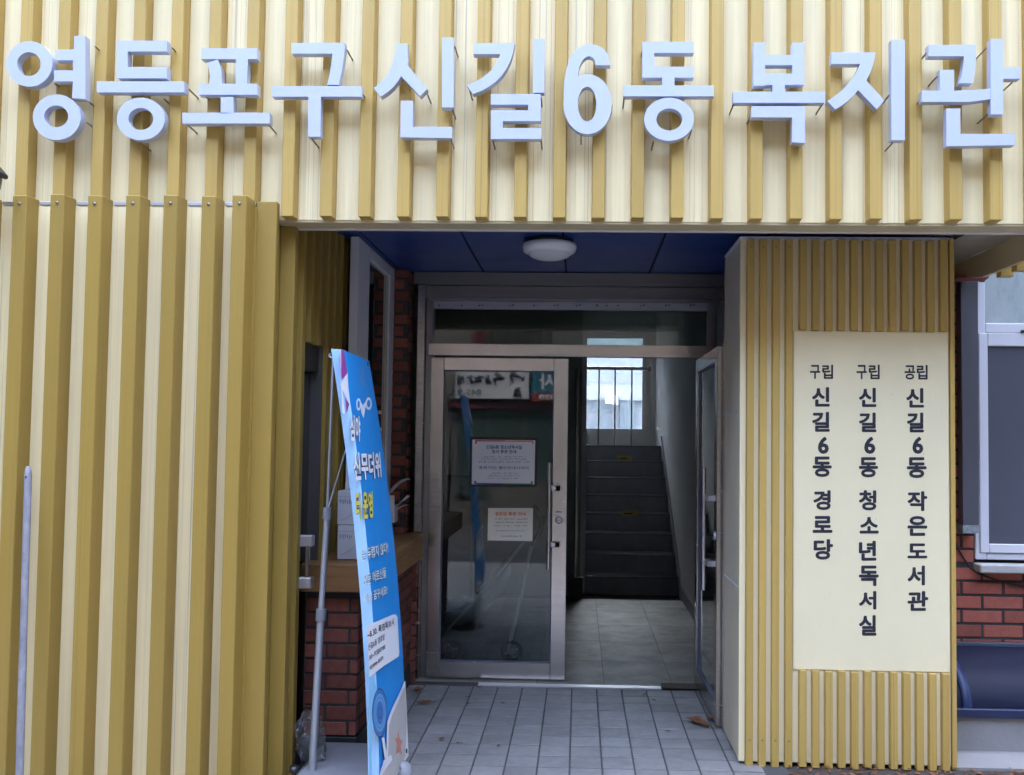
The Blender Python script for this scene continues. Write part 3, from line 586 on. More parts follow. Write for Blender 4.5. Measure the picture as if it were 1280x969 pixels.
# things on the ledge
for i, (py0, py1) in enumerate(((621, 661), (663, 706))):
    a, b = onY(422, py0, 4.40), onY(452, py1, 4.40)
    bo = thing('paper_box', None, ['upper white paper box with blue handwriting stacked on the wooden ledge', 'lower white paper box standing on the wooden ledge, under the other box'][i], 'box', 'paper boxes on the ledge')
    z0 = ZLT + .001 if i else ZLT + .167; z1 = z0 + .163
    pb = part('carton', B(a.x, a.x + .11, 4.40, 4.60, z0, z1), mat('carton_white', (.55, .56, .58), .7, 0, .15), bo, .003)
    part('lid_seam', B(a.x - .001, a.x + .111, 4.399, 4.601, z1 - .03, z1 - .027), mat('seam', (.35, .36, .4), .7), bo)
    mb = MB(); random.seed(20 + i)
    for k in range(7): u = a.x + .012 + k * .009; mb.box(u, u + .0025, 4.3984, 4.3996, z1 - .06 + random.uniform(-.006, .004), z1 - .045 + random.uniform(-.004, .008)); 
    mb.tube([(a.x + .015, 4.3988, z0 + .02), (a.x + .05, 4.3988, z0 + .035), (a.x + .08, 4.3988, z0 + .06)], .0008, 4)
    part('handwriting', mb, NAVY, pb)
lh = thing('leaflet_holder', None, 'white holder stuffed with curling paper leaflets beside the side window', 'leaflet holder')
hy = onX(490, 640, XWN + .02).y
part('tray', MB().box(XWN + .001, XWN + .05, hy - .08, hy - .075, 1.0, 1.16).box(XWN + .001, XWN + .05, hy + .06, hy + .065, 1.0, 1.16).box(XWN + .046, XWN + .05, hy - .075, hy + .06, 1.0, 1.1).box(XWN + .001, XWN + .05, hy - .075, hy + .06, .995, 1.0), WHITE, lh)
random.seed(5)
for zz_, n_ in ((1.27, 4), (1.12, 3)):
    for k in range(n_):
        t0 = random.uniform(.3, .9); vs = []; yc = hy - .02 + k * .012
        for i in range(6):
            u = i / 5; vs += [(XWN + .01 + u * .11, yc - .05, zz_ - .1 + k * .006 + .16 * u - .1 * t0 * u * u), (XWN + .01 + u * .11, yc + .06, zz_ - .1 + k * .006 + .15 * u - .1 * t0 * u * u)]
        part('leaflet', MB().add(vs, [(2 * i, 2 * i + 1, 2 * i + 3, 2 * i + 2) for i in range(5)], True), PAPER, lh)
# ------------------------------------------------------------------ pillar
pil = thing('pillar', None, 'broad cream pillar with slim gold ribs right of the entrance', 'pillar')
PX0, PX1 = onY(924.5, 600, YP).x, onY(1187, 600, YP).x; PT = onY(930, 297, YP).z
part('front_panel', B(PX0, PX1, YP, YP + .03, .012, PT), CREAM2, pil, .002)
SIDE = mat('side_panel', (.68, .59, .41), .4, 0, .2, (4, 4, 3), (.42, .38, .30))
yb_ = 4.85
j1, j2 = onX(914, 515, PX0).z, onX(914, 727, PX0).z
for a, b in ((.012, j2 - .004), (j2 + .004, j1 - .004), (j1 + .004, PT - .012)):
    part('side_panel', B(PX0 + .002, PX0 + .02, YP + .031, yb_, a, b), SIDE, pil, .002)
for z in (j1, j2): part('joint_trim', B(PX0 - .001, PX0 + .015, YP + .031, yb_, z - .003, z + .003), WHITE, pil)
part('top_cap', B(PX0 - .004, PX1 + .02, YP - .006, yb_ + .003, PT - .008, PT + .004), WHITE, pil)
part('core', B(PX0 + .021, PX1 + .016, YP + .032, yb_ + .0, .0, PT - .01), GOLDT, pil)
part('edge_post', B(onY(1187, 600, YP).x + .002, onY(1195, 900, YP).x, YP - .012, YP + .031, .0, PT), GOLD, pil, .002)
part('rear_post', B(PX0 - .004, PX0 + .03, yb_ + .004, yb_ + .03, 0, PT - .012), STEEL, pil, .002)
YPR = YP - .026
def ribx(px): return onY(px, 900, YPR).x
zt0, zb0, zb1 = onY(1085, 413.5, YPR).z, onY(1090, 840.5, YPR).z, .004
wr = ribx(941.2) - ribx(932.5)
rr_ = lambda z0, z1: MB().prism([(0, 0, z0), (wr, 0, z0), (wr + .002, YP - YPR + .002, z0), (-.002, YP - YPR + .002, z0)], (0, 0, z1 - z0)).mesh('rib', .0015)
mf, mt, ml = rr_(-.004, PT - .012), rr_(zt0, PT - .012), rr_(zb1 - .006, zb0)
for m_ in (mf, mt, ml): m_.materials.append(GOLD)
for px in (932.5, 948.7, 965, 981.7):
    o = link('rib', mf, None, pil); o.location = (ribx(px), YPR, 0)
    for z in (.12, PT - .05):
        s_ = link('screw', scr, None, o); s_.location = (wr / 2, 0, z); s_.scale = (.7, .7, .7)
for i in range(12):
    px = 999.5 + (1178.7 - 999.5) * i / 11
    for m_ in (mt, ml):
        o = link('rib', m_, None, pil); o.location = (ribx(px), YPR + random.uniform(-.001, .001), random.uniform(-.003, .003))
# ------------------------------------------------------------------ sign board on the pillar
sg = thing('sign_board', None, 'cream sign board with three columns of black lettering on the pillar', 'sign')
ax, bxx = onY(991.5, 600, YP - .006).x, onY(1186, 600, YP - .006).x
part('board', B(ax, bxx, YP - .007, YP - .0005, zb0 + .002, zt0 - .002), CREAM2, sg, .0015)
zC_ = lambda x, y: (960 + x / 2.4208, 420 + y / 2.4208)
cols = [
 [('구', 127, 88, 158, 130), ('립', 164, 87, 197, 130), ('신', 133, 155, 187, 214), ('길', 133, 230, 187, 290), ('6', 151, 305, 184, 357), ('동', 135, 365, 193, 427), ('경', 137, 467, 190, 527), ('로', 135, 545, 195, 596), ('당', 138, 615, 197, 677)],
 [('구', 268, 88, 299, 131), ('립', 305, 87, 338, 131), ('신', 275, 157, 328, 215), ('길', 275, 232, 328, 291), ('6', 291, 305, 325, 357), ('동', 275, 367, 333, 428), ('청', 275, 467, 328, 528), ('소', 277, 548, 335, 598), ('년', 275, 620, 328, 680), ('독', 275, 695, 335, 757), ('서', 275, 772, 328, 828), ('실', 275, 845, 328, 907)],
 [('공', 413, 89, 446, 132), ('립', 450, 88, 483, 132), ('신', 418, 158, 472, 217), ('길', 420, 232, 472, 292), ('6', 437, 305, 470, 357), ('동', 420, 367, 480, 430), ('작', 422, 470, 482, 530), ('은', 422, 545, 482, 605), ('도', 422, 628, 482, 673), ('서', 422, 695, 475, 755), ('관', 422, 772, 485, 832)]]
yt = YP - .0082
for col, lab in zip(cols, ('shortest column of black lettering', 'longest column of black lettering', 'column of black lettering next to the outer edge')):
    for ch, x0, y0, x1, y1 in col: part('letter', put(MB(), ch, onY(*zC_(x0, y1), yt), onY(*zC_(x1, y1), yt), onY(*zC_(x0, y0), yt), .033 if y1 > 140 else .023), INK, sg, fix=False)
random.seed(31); mb = MB()
for k in range(16):                                       # small scuffs on the board
    q = Vector((random.uniform(ax + .03, bxx - .03), yt, random.uniform(zb0 + .03, zt0 - .05))); a_ = random.uniform(0, 3.14); l_ = random.uniform(.002, .009); u = Vector((math.cos(a_) * l_, 0, math.sin(a_) * l_)); v = Vector((-math.sin(a_), 0, math.cos(a_))) * .0008
    mb.add([q - u, q - v, q + u, q + v], [(0, 1, 2, 3)])
part('scuff_marks', mb, mat('scuff', (.42, .36, .22), .7), sg, fix=False)['kind'] = 'stuff'
# ------------------------------------------------------------------ right: brick wall, window, light well cover
rb = thing('brick_wall', None, 'red brick wall with dark joints around the window right of the pillar', 'wall')
XW0 = 1.75; XW1 = 4.2
wx0 = onY(1217, 600, YB).x; wz0 = onY(1240, 703, YB).z; wz1 = 2.62
part('mortar', MB().box(XW0, wx0, YB, YB + .2, 0, 3.2).box(wx0, XW1, YB, YB + .2, 0, wz0).box(wx0, XW1, YB, YB + .2, wz1, 3.2), MORTAR, rb)
brick_run(rb, (XW0, YB, .0), (1, 0, 0), (0, -1, 0), 1.35, 0.02, wz0 - .03, .222, .0765, BRICKR, joint=.014)
brick_run(rb, (XW0, YB, .0), (1, 0, 0), (0, -1, 0), wx0 - XW0 - .004, wz0, 2.6, .222, .0765, BRICKR, joint=.014)
rw = thing('window', None, 'white framed window with dark insect screen in the right brick wall', 'window')
def fr(px0, py0, px1, py1, y0, y1, m_, nm, par=rw, bev=.003): a, b = onY(px0, py0, y0), onY(px1, py1, y0); return part(nm, B(a.x, b.x, y0, y1, a.z, b.z), m_, par, bev)
yf = YB - .02
XWE = onY(1345, 600, yf).x; zf = lambda y: onY(1250, y, yf).z
part('frame', B(wx0, onY(1233, 600, yf).x, yf, YB + .08, zf(700), 2.6), WHITE, rw, .004)
part('frame', B(onY(1233, 600, yf).x + .001, XWE, yf + .002, YB + .08, zf(416), zf(404)), WHITE, rw, .004)
part('frame', B(onY(1233, 600, yf).x + .001, XWE, yf + .002, YB + .08, zf(700), zf(692)), WHITE, rw, .004)
part('frame', B(XWE + .001, XWE + .08, yf, YB + .08, zf(700), 2.6), WHITE, rw, .004)
sa = onY(1225, 600, yf - .012).x
part('sash', MB().box(sa, onY(1236, 600, yf - .012).x, yf - .012, yf + .03, zf(691), zf(417)), WHITE, rw, .003)
part('sash', B(onY(1236, 600, yf - .012).x + .001, XWE, yf - .012, yf + .03, zf(433), zf(417)), WHITE, rw, .003)
part('sash', B(onY(1236, 600, yf - .012).x + .001, XWE, yf - .012, yf + .03, zf(691), zf(680)), WHITE, rw, .003)
part('screen', B(onY(1236, 600, yf).x, XWE, yf + .004, yf + .008, zf(680), zf(433)), mat('screen_mesh', (.075, .08, .10), .75, 0, .3, (200, 200, 200)), rw)
part('pane', B(onY(1233, 600, yf).x, XWE, yf + .03, yf + .036, zf(404), 2.6), mat('frosted_pane', (.30, .36, .35), .25, 0, .6, (14, 14, 6), (.5, .54, .53), .4, 20), rw)
part('latch', MB().box(onY(1276, 600, yf).x, onY(1290, 600, yf).x, yf - .02, yf - .013, zf(417), zf(413)), BLACK, rw)
sil = part('sill', B(wx0 - .005, XWE + .1, YB - .09, YB + .02, onY(1240, 717, YB - .09).z, wz0 - .002), CONC, rw, .006)
dt = thing('metal_duct', None, 'dark grey metal flashing strip standing beside the right window', 'flashing')
a, b = onY(1202, 356, 4.95), onY(1225, 664, 4.95)
part('sheet', MB().prism([(a.x, 4.95, b.z), (b.x - .004, 4.95, b.z), (b.x, 4.95, 2.42), (a.x - .006, 4.95, 2.42)], (0, .06, 0)), mat('duct_grey', (.10, .105, .125), .4, .3, .35, (7, 7, 3), (.06, .06, .07)), dt, .003)
part('stained_foot', B(a.x - .004, b.x - .004, 4.944, 5.012, b.z - .012, b.z + .03), mat('foot_teal', (.12, .16, .17), .7, 0, .6, (40, 40, 40), (.5, .5, .5)), dt)
pipe = thing('drain_pipe', None, 'short dark red pipe with elbow under the facade return', 'pipe')
PR = mat('pipe_red', (.16, .035, .03), .5, 0, .3, (9, 9, 9))
p0, p1 = onY(1180, 349, 4.9), onY(1228, 348, 4.9)
part('pipe', MB().tube([p0, p1, p1 + Vector((.02, .005, .01)), p1 + Vector((.03, .04, .025)), p1 + Vector((.03, .12, .03))], .016, 12), PR, pipe)
part('collar', MB().tube([p1 + Vector((-.012, 0, 0)), p1 + Vector((.008, 0, 0))], .021, 12), PR, pipe)
part('clip', MB().tube([p1 + Vector((-.02, -.02, 0)), p1 + Vector((-.02, -.02, .04))], .004, 6), ALU, pipe)
ca = thing('cable', None, 'thin black cable drooping across the right brick wall', 'cable')
YCB = YB - .018
pts = [onY(*q, YCB) for q in ((1193, 672), (1196, 684), (1204, 697), (1213, 710), (1225, 718), (1245, 725), (1268, 731), (1300, 736), (1360, 738))]
part('wire', MB().tube(pts, .005, 8), BLACK, ca)
# concrete apron, kerb, curved blue cover
ap = struct('kerb', B(1.70, 4.4, onZ(1240, 962, 0).y, 4.66, -.138, .006), CONCW, 'white painted concrete apron at the foot of the right wall')
YK = 4.64; zk = onY(1240, 893, YK).z
part('upstand', B(1.70, 4.4, YK, YB, .0, zk), CONCW, ap, .006)
wc = thing('light_well_cover', None, 'curved navy blue plastic cover over the low white kerb', 'cover')
zc1 = onY(1240, 806, YB - .01).z
def arc(t, g=0): a_ = t * math.pi / 2; return Vector((0, YB - .02 - (YB - .02 - YK + .0 + g) * math.sin(a_) ** 1.15, zk + .012 + (zc1 - zk - .012 + g) * math.cos(a_) ** .9))
NV = mat('cover_blue', (.009, .012, .028), .5, 0, .5, (2, 9, 30), (.025, .028, .045), .06, 40, spec=.15)
n = 14; vs = []; 
for x in (1.72, 4.3):
    for k in range(n + 1): vs.append(arc(k / n) + Vector((x, 0, 0)))
for x in (4.3, 1.72):
    for k in range(n + 1): vs.append(arc(k / n, -.006) + Vector((x, 0, 0)))
nn_ = n + 1
part('sheet', MB().add(vs, [(k, k + 1, nn_ + k + 1, nn_ + k) for k in range(n)] + [(2 * nn_ + k, 2 * nn_ + k + 1, 3 * nn_ + k + 1, 3 * nn_ + k) for k in range(n)], True), NV, wc)
BANDM = mat('cover_band', (.008, .022, .08), .5, 0, .2)
xb0 = onY(1203, 880, YK).x
for x in (xb0, xb0 + .95):
    vs = []
    for g in (.006, .010):
        for k in range(n + 1): vs += [arc(k / n, g) + Vector((x, 0, 0)), arc(k / n, g) + Vector((x + .045, 0, 0))]
    q = 2 * nn_
    part('band', MB().add(vs, [(2 * k, 2 * k + 1, 2 * k + 3, 2 * k + 2) for k in range(n)] + [(q + 2 * k, q + 2 * k + 1, q + 2 * k + 3, q + 2 * k + 2) for k in range(n)] + [(2 * k, 2 * k + 2, q + 2 * k + 2, q + 2 * k) for k in range(n)] + [(2 * k + 1, q + 2 * k + 1, q + 2 * k + 3, 2 * k + 3) for k in range(n)], True), BANDM, wc)
part('front_bar', B(1.72, 4.3, YK - .026, YK - .002, zk - .012, zk + .03), mat('cover_bar', (.02, .03, .075), .4, 0, .3), wc, .003)
part('top_bar', B(1.72, 4.3, YB - .045, YB - .008, zc1 - .008, zc1 + .016), mat('cover_bar2', (.06, .07, .10), .4, 0, .4), wc, .003)
# ------------------------------------------------------------------ roll-free banner stand
bn = thing('banner_stand', None, 'tall blue printed banner on a grey pole stand facing the doorway', 'banner')
TF = onX(461.5, 451.5, -.97); BFp = onZ(508, 942, .03); XBt, XBb = -.97, BFp.x
TN = onX(428, 437, -.97); BNp = Vector((XBb, BFp.y - .585, .035))
nrm = (TN - TF).cross(BFp - TF).normalized()
if nrm.x < 0: nrm = -nrm
def bow(p): t = min(1, max(0, (TF.z - p.z) / (TF.z - .03))); return nrm * (.036 * 4 * t * (1 - t))
def BP(x, y, off=.0):
    p = onP(x, y, TF, nrm)
    for _ in range(4): p = onP(x, y, TF + bow(p), nrm)
    return p + nrm * off
BLU = mat('banner_blue', (.012, .28, .72), .38, 0, .15, (4, 4, 2), (.01, .17, .6))
def bquad(a, b, c, d, nx=10, ny=24, bow=.012):
    vs = []; fs = []
    for j in range(ny + 1):
        for i in range(nx + 1):
            u, v = i / nx, j / ny; p = (a * (1 - u) + b * u) * (1 - v) + (d * (1 - u) + c * u) * v; vs.append(p)
    for j in range(ny):
        for i in range(nx): k = j * (nx + 1) + i; fs.append((k, k + 1, k + nx + 2, k + nx + 1))
    return vs, fs
# snap the near edge to the sheet plane
BNp = BNp - nrm * (BNp - TF).dot(nrm); TN = TN - nrm * (TN - TF).dot(nrm)
back = -nrm * .0012
vs, fs = bquad(TN, TF, BFp, BNp, 2, 30); vs = [v + bow(v) for v in vs]
sheetb = part('cloth', MB().add(vs, fs, True), BLU, bn, fix=False)
part('cloth_back', MB().add([v + back for v in vs], [tuple(reversed(f)) for f in fs], True), mat('banner_back', (.05, .09, .19), .6), bn, fix=False)
ex = Vector((-.040, -.006, 0)); ex2 = Vector((-.018, -.012, 0))
fold = MB(); vs = []; fs = []
for j in range(31):
    p = TN.lerp(BNp, j / 30); p = p + bow(p); vs += [p, p + ex2 * .5 + Vector((-.002, -.004, 0)), p + ex2, p + ex2 + ex * .6]
for j in range(30):
    for k in range(3): fs.append((j * 4 + k, j * 4 + k + 1, j * 4 + k + 5, j * 4 + k + 4))
fold.add(vs, fs, True)
part('curled_edge', fold, mat('banner_pale', (.30, .52, .74), .4, 0, .2, (3, 3, 3), (.5, .62, .75)), bn)
z1 = lambda x, y: (400 + x / 4.842, 420 + y / 4.842); z2 = lambda x, y: (420 + x / 5.38, 600 + y / 5.38); z3 = lambda x, y: (430 + x / 4.633, 760 + y / 4.633)
WPR, PUR, PALE, SAND, YEL, STAR, OUT = mat('print_white', (.80, .82, .86), .45), mat('print_purple', (.30, .06, .30), .45), mat('print_pale', (.25, .58, .85), .4), mat('print_sand', (.55, .53, .50), .45, 0, .25, (9, 9, 9)), mat('print_yellow', (.72, .66, .12), .45), mat('print_star', (.60, .24, .17), .5), mat('print_outline', (.03, .035, .06), .5)
lay = [0.0008]
def poly(pts, zf, m_, nm='print'):
    lay[0] += .00006; mb = MB(); mb.add([BP(*zf(*p), lay[0]) for p in pts], [tuple(range(len(pts)))]); return part(nm, mb, m_, sheetb, fix=False)
poly([(120, 82), (143, 86), (165, 225), (128, 268), (118, 150)], z1, PUR); poly([(165, 222), (176, 415), (122, 295)], z1, WPR); poly([(150, 375), (176, 413), (160, 468)], z1, PUR)
poly([(118, 82), (126, 84), (128, 268), (150, 470), (135, 470)], z1, WPR)
def ell(cx, cy, rx, ry, n=28): return [(cx + rx * math.cos(2 * math.pi * k / n), cy + ry * math.sin(2 * math.pi * k / n)) for k in range(n)]
# small figure print: two lens loops and a drop
for c_ in ((232, 415, 14, 38), (293, 410, 19, 38)): poly(ell(*c_), z1, WPR); poly(ell(c_[0], c_[1], c_[2] * .55, c_[3] * .6), z1, BLU)
poly([(236, 385), (258, 420), (290, 375), (272, 440), (262, 498), (250, 470)], z1, WPR)
random.seed(11)
for k in range(10):
    y = 190 + k * 11; x = 245 + random.uniform(-8, 6); poly([(x, y), (x + random.uniform(12, 24), y + 4), (x + 14, y + 9), (x, y + 5)], z1, mat('print_sepia', (.25, .38, .6), .5))
def btxt(txt, bl, br, tl, zf, m_, outl=None, bold=.02, ob=.06):
    a, b, c = [zf(*p) for p in (bl, br, tl)]
    if outl:
        lay[0] += .00032; part('lettering', put(MB(), txt, BP(*a, lay[0]), BP(*b, lay[0]), BP(*c, lay[0]), ob), outl, sheetb, fix=False)
    lay[0] += .00032; part('lettering', put(MB(), txt, BP(*a, lay[0]), BP(*b, lay[0]), BP(*c, lay[0]), bold), m_, sheetb, fix=False)
btxt('심야', (180, 637), (242, 640), (178, 475), z1, WPR, OUT, .035, .075)
btxt('신무더위', (204, 882), (370, 858), (192, 705), z1, WPR, OUT, .035, .075)
btxt('터 운영', (128, 275), (246, 258), (122, 75), z2, YEL, OUT, .035, .075)
btxt('는 두렵지 않다!', (166, 552), (345, 490), (163, 468), z2, WPR, mat('print_green', (.05, .22, .2), .5), .012, .05)
btxt('모든 어르신들', (178, 718), (330, 655), (175, 640), z2, WPR, MATS['print_green'], .012, .05)
btxt('에서 꿈꾸세요!', (188, 835), (338, 768), (185, 768), z2, WPR, MATS['print_green'], .012, .05)
poly([(124, 110), (150, 92), (275, 40), (292, 38), (303, 55), (314, 262), (310, 282), (225, 335), (138, 402)], z3, WPR, 'bubble')
btxt('~8.30. 폭염특보시', (127, 182), (282, 100), (125, 135), z3, INK); btxt('신길6동 경로당', (131, 250), (228, 182), (129, 212), z3, INK, None, .01); btxt(':00~익일07:00', (134, 308), (230, 238), (132, 275), z3, INK, None, .01); btxt('02)846-8073', (139, 368), (218, 306), (137, 338), z3, INK, None, .01)
poly([(135, 400), (160, 395), (180, 470), (150, 760), (150, 969), (135, 969)], z3, PALE)
poly([(343, 425), (347, 425), (366, 855), (290, 980), (190, 1000), (205, 930), (235, 860), (240, 660), (262, 600)], z3, WPR)
poly([(346, 452), (364, 850), (290, 978), (200, 1000), (245, 880), (250, 690), (268, 625)], z3, SAND)
for r_, m_ in ((1, OUT), (.96, mat('fan_blue', (.05, .18, .50), .45)), (.82, OUT), (.80, mat('fan_blue2', (.12, .36, .70), .45)), (.64, OUT), (.62, MATS['fan_blue2']), (.46, OUT), (.44, MATS['fan_blue']), (.25, OUT), (.22, MATS['fan_blue'])): poly(ell(197, 608, 44 * r_, 142 * r_), z3, m_)
poly([(207, 755), (222, 750), (240, 860), (225, 872)], z3, WPR); poly([(218, 885), (262, 850), (270, 880), (215, 955), (208, 930)], z3, WPR)
poly([(303, 708), (313, 760), (330, 770), (318, 800), (326, 858), (308, 835), (290, 850), (296, 790), (284, 758), (300, 755)], z3, STAR)
poly([(347, 818), (356, 815), (357, 842), (348, 842)], z3, INK)
ty = onP(*z1(288, 172), TF, nrm); part('eyelet', MB().lathe([(.004, .003), (.011, .003), (.012, 0)], ty, 'X', 16), BLACK, bn)
# pole, arm, clip, water base
pb0 = onZ(390, 962, .11); YPO = pb0.y
pm = onY(409, 640, YPO + .02); pt = onY(416.5, 445, YPO + .05); p75 = onY(401, 770, YPO + .01)
POLE = mat('pole_grey', (.42, .44, .47), .35, .6, .15)
part('pole', MB().tube([pb0 - Vector((0, 0, .03)), p75], .0155, 14), POLE, bn); part('pole', MB().tube([p75, pm], .013, 14), POLE, bn); part('pole', MB().tube([pm, pt], .0055, 10), POLE, bn)
part('clamp', MB().tube([p75 - Vector((0, 0, .02)), p75 + Vector((.002, 0, .03))], .022, 12), GREY, bn); part('clamp', MB().tube([pm - Vector((0, 0, .03)), pm + Vector((.001, 0, .02))], .019, 12), GREY, bn)
part('hook', MB().tube([pt + Vector((-.012, 0, .012)), pt + Vector((-.018, 0, .0)), pt + Vector((-.008, 0, -.01)), pt + Vector((.005, 0, 0)), pt + Vector((.022, -.002, .012)), TN + ex], .005, 8), POLE, bn)
part('arm', MB().tube([pm, onX(433, 560, -1.0)], .004, 8), POLE, bn)
XS_ = (onZ(362, 969, .11).x, onZ(470, 969, .11).x)
bs = MB(); yb0, yb1 = YPO - .22, YA - .03
part('base_tank', MB().box(XS_[0], XS_[1], yb0, yb1, 0, .09).box(XS_[0] + .025, XS_[1] - .02, yb0 + .02, yb1 - .015, .09, .108), GREY, bn, .012)
part('tank_cap', MB().lathe([(0, .022), (.02, .022), (.022, 0)], (pb0.x - .07, pb0.y - .02, .108), 'Z', 16), BLACK, bn)
fq = onZ(503, 966, .0); part('foot', MB().lathe([(0, .05), (.02, .048), (.04, .03), (.045, 0)], (fq.x, fq.y, .0), 'Z', 20), mat('foot_white', (.30, .31, .33), .5), bn)
part('lower_arm', MB().tube([(XS_[1] - .03, YPO, .06), (fq.x, fq.y, .03), (XBb - .005, (BFp.y + BNp.y) / 2, .04)], .007, 8), POLE, bn)
# crumpled clear bag at the pole foot
bm = bmesh.new(); bmesh.ops.create_icosphere(bm, subdivisions=4, radius=.085); bc_ = onY(389, 925, YPO + .12)
for v in bm.verts:
    c = v.co.copy(); r_ = 1 + .35 * noise.noise(c * 14) + .25 * noise.noise(c * 34); v.co = Vector((c.x * .75, c.y * .8, c.z * 1.35)) * r_ + bc_
me = bpy.data.meshes.new('plastic_bag'); bm.to_mesh(me); bm.free()
pbag = link('plastic_bag', me, glass('bag_plastic', (.90, .91, .92), 1.18, .10)); tag(pbag, 'crumpled clear plastic bag caught behind the banner pole', 'plastic bag')
# ------------------------------------------------------------------ small things
old = thing('old_pole', None, 'weathered pale grey wooden stick leaning on the gold ribs', 'stick')
ptop = onY(35.5, 583, YLR - .02); pbt = onY(24, 980, YLR - .16)
ds = (pbt - ptop); pts = [ptop + ds * t for t in (0, .01, .03, .25, .5, .75, 1.0, (ptop.z) / (ptop.z - pbt.z))]
pts[-2] = ptop + ds * 1.05
part('stick', MB().tube(pts, [.007, .012, .0145, .0145, .014, .015, .015, .015], 12), mat('old_wood', (.27, .27, .295), .8, 0, .8, (20, 20, 9), (.10, .10, .12), .4, 60), old)
q = ptop + ds * .035; part('nail_hole', MB().lathe([(0, -.0162), (.004, -.0162), (.004, -.012)], q, 'Y', 10), BLACK, old)
fl = thing('flood_light', None, 'small grey flood light jutting from the ribbed facade', 'light')
f0 = onY(-26, 222, 3.58)
part('housing', MB().prism([onY(x_, y_, 3.58) for x_, y_ in ((-60, 226), (-60, 190), (-20, 201), (-9, 213), (-12, 232), (-24, 238))], (0, .07, 0)), mat('lamp_housing', (.26, .23, .19), .4, .4, .2), fl, .004)
part('hood', MB().prism([onY(x_, y_, 3.57) for x_, y_ in ((-62, 188), (-62, 184), (-21, 196), (-7, 212), (-7, 216), (-11, 217), (-22, 202))], (0, .09, 0)), BLACK, fl, .002)
part('bracket', B(f0.x - .09, f0.x - .06, 3.64, YUR, f0.z - .02, f0.z + .02), BLACK, fl)
# fallen leaves
LEAF = [mat('leaf_brown', (.20, .085, .03), .8, 0, .5, (40, 40, 40), (.10, .04, .015)), mat('leaf_rust', (.28, .10, .03), .8, 0, .5, (40, 40, 40), (.14, .05, .02))]
def leafobj(px, py, size, rot, lab, grp, m_, curl=.4, lift=0):
    c = onZ(px, py, .003); vs = []; fs = []; n = 7
    for i in range(n + 1):
        t = i / n; wd = size * .36 * math.sin(math.pi * min(1, t * .96 + .04)) * (1 + .25 * math.sin(t * 19)); x = (t - .5) * size; z = .004 + curl * size * (t - .5) ** 2 + lift
        for sgn in (-1, 0, 1): vs.append((x, sgn * wd, z + abs(sgn) * curl * wd * .5 + random.uniform(0, .002)))
    for i in range(n):
        for k in range(2): a = i * 3 + k; fs.append((a, a + 1, a + 4, a + 3))
    t = thing('fallen_leaf', None, lab, 'leaf', grp)
    part('blade', MB().add(vs, fs, True), m_, t); part('stalk', MB().tube([(size * .45, 0, .006 + lift), (size * .75, size * .08, .004 + lift)], .0015, 5), m_, t)
    t.location = c; t.rotation_euler = (0, 0, rot)
random.seed(2)
leafobj(523, 864, .075, 2.0, 'curled rust brown leaf in the corner by the brick pier', None, LEAF[1], .9)
leafobj(531, 879, .085, .2, 'flat brown leaf beside the curled leaf near the brick pier', None, LEAF[0], .3)
leafobj(599, 860, .04, .4, 'small brown leaf on the threshold edge under the closed door', None, LEAF[0], .4)
leafobj(552, 925, .035, 1.2, 'small upright brown leaf alone on the tiles near the banner', None, LEAF[0], .8)
for px, py, r_, sz in ((866, 903, .2, .07), (874, 906, -.5, .085), (881, 909, -.9, .07), (888, 900, .8, .06), (872, 900, 1.4, .06)): leafobj(px, py, sz, r_, 'dry brown leaf in the small heap at the foot of the open door leaf', 'leaves heaped by the open door', LEAF[random.randrange(2)], .6, random.uniform(0, .01))
for i, (px, py) in enumerate(((573, 930), (623, 933), (835, 915), (806, 869), (817, 876), (628, 880), (585, 880), (586, 872))):
    leafobj(px, py, .026, i * 1.3, 'tiny dark scrap of leaf on the floor tiles', 'leaf scraps on the tiles', mat('scrap', (.06, .05, .045), .9), .2)
# leaf litter in the gap under the pillar
random.seed(9); mb = MB()
for k in range(420):
    c = Vector((random.uniform(.98, 2.6), random.uniform(4.15, 4.40), random.uniform(-.008, .012))); s_ = random.uniform(.008, .022); a = random.uniform(0, 6.28); u = Vector((math.cos(a), math.sin(a), random.uniform(-.4, .4))) * s_; v = Vector((-math.sin(a), math.cos(a), random.uniform(-.4, .4))) * s_ * .5
    mb.add([c - u, c + v, c + u, c - v], [(0, 1, 2, 3)])
lt_ = part('leaf_litter', mb, LEAF[0], None, fix=False); tag(lt_, 'dark brown leaf litter along the foot of the pillar', kind='stuff')
struct('soil_strip', B(.985, 4.4, 3.9, 4.42, -.139, -.006), mat('soil', (.06, .05, .042), .95, 0, .5, (20, 20, 20), (.03, .025, .02), .6, 60), 'dark earth strip at the foot of the pillar')
# ------------------------------------------------------------------ across the street (seen mirrored in the door glass)
YO = -4.6
ob = thing('shop_building', None, 'two storey shop building across the street with signs over its windows', 'building')
part('wall', B(-40, 40, YO - 6, YO, -.2, 8.5), mat('opp_wall', (.15, .14, .13), .8, 0, .3, (1, 1, 1)), ob)
def mir(px, py): # where the door glass mirrors this pixel from
    d = ray(px, py); t = YD / d.y; p = O + d * t; d2 = Vector((d.x, -d.y, d.z)); return p + d2 * ((YO - p.y) / d2.y)
def orect(px0, py0, px1, py1, th, m_, nm, par=ob): a, b = mir(px0, py0), mir(px1, py1); return part(nm, B(a.x, b.x, YO, YO + th, a.z, b.z), m_, par)
s1_ = orect(571, 461, 661, 499, .15, mat('opp_sign', (.75, .73, .76), .5), 'sign_panel'); s2_ = orect(665, 463, 760, 500, .16, mat('opp_teal', (.02, .14, .22), .5), 'sign_panel'); orect(665, 492, 760, 503, .165, mat('opp_red', (.35, .04, .03), .5), 'sign_panel')
orect(560, 503, 720, 512, .1, mat('opp_maroon', (.16, .03, .05), .5), 'awning')
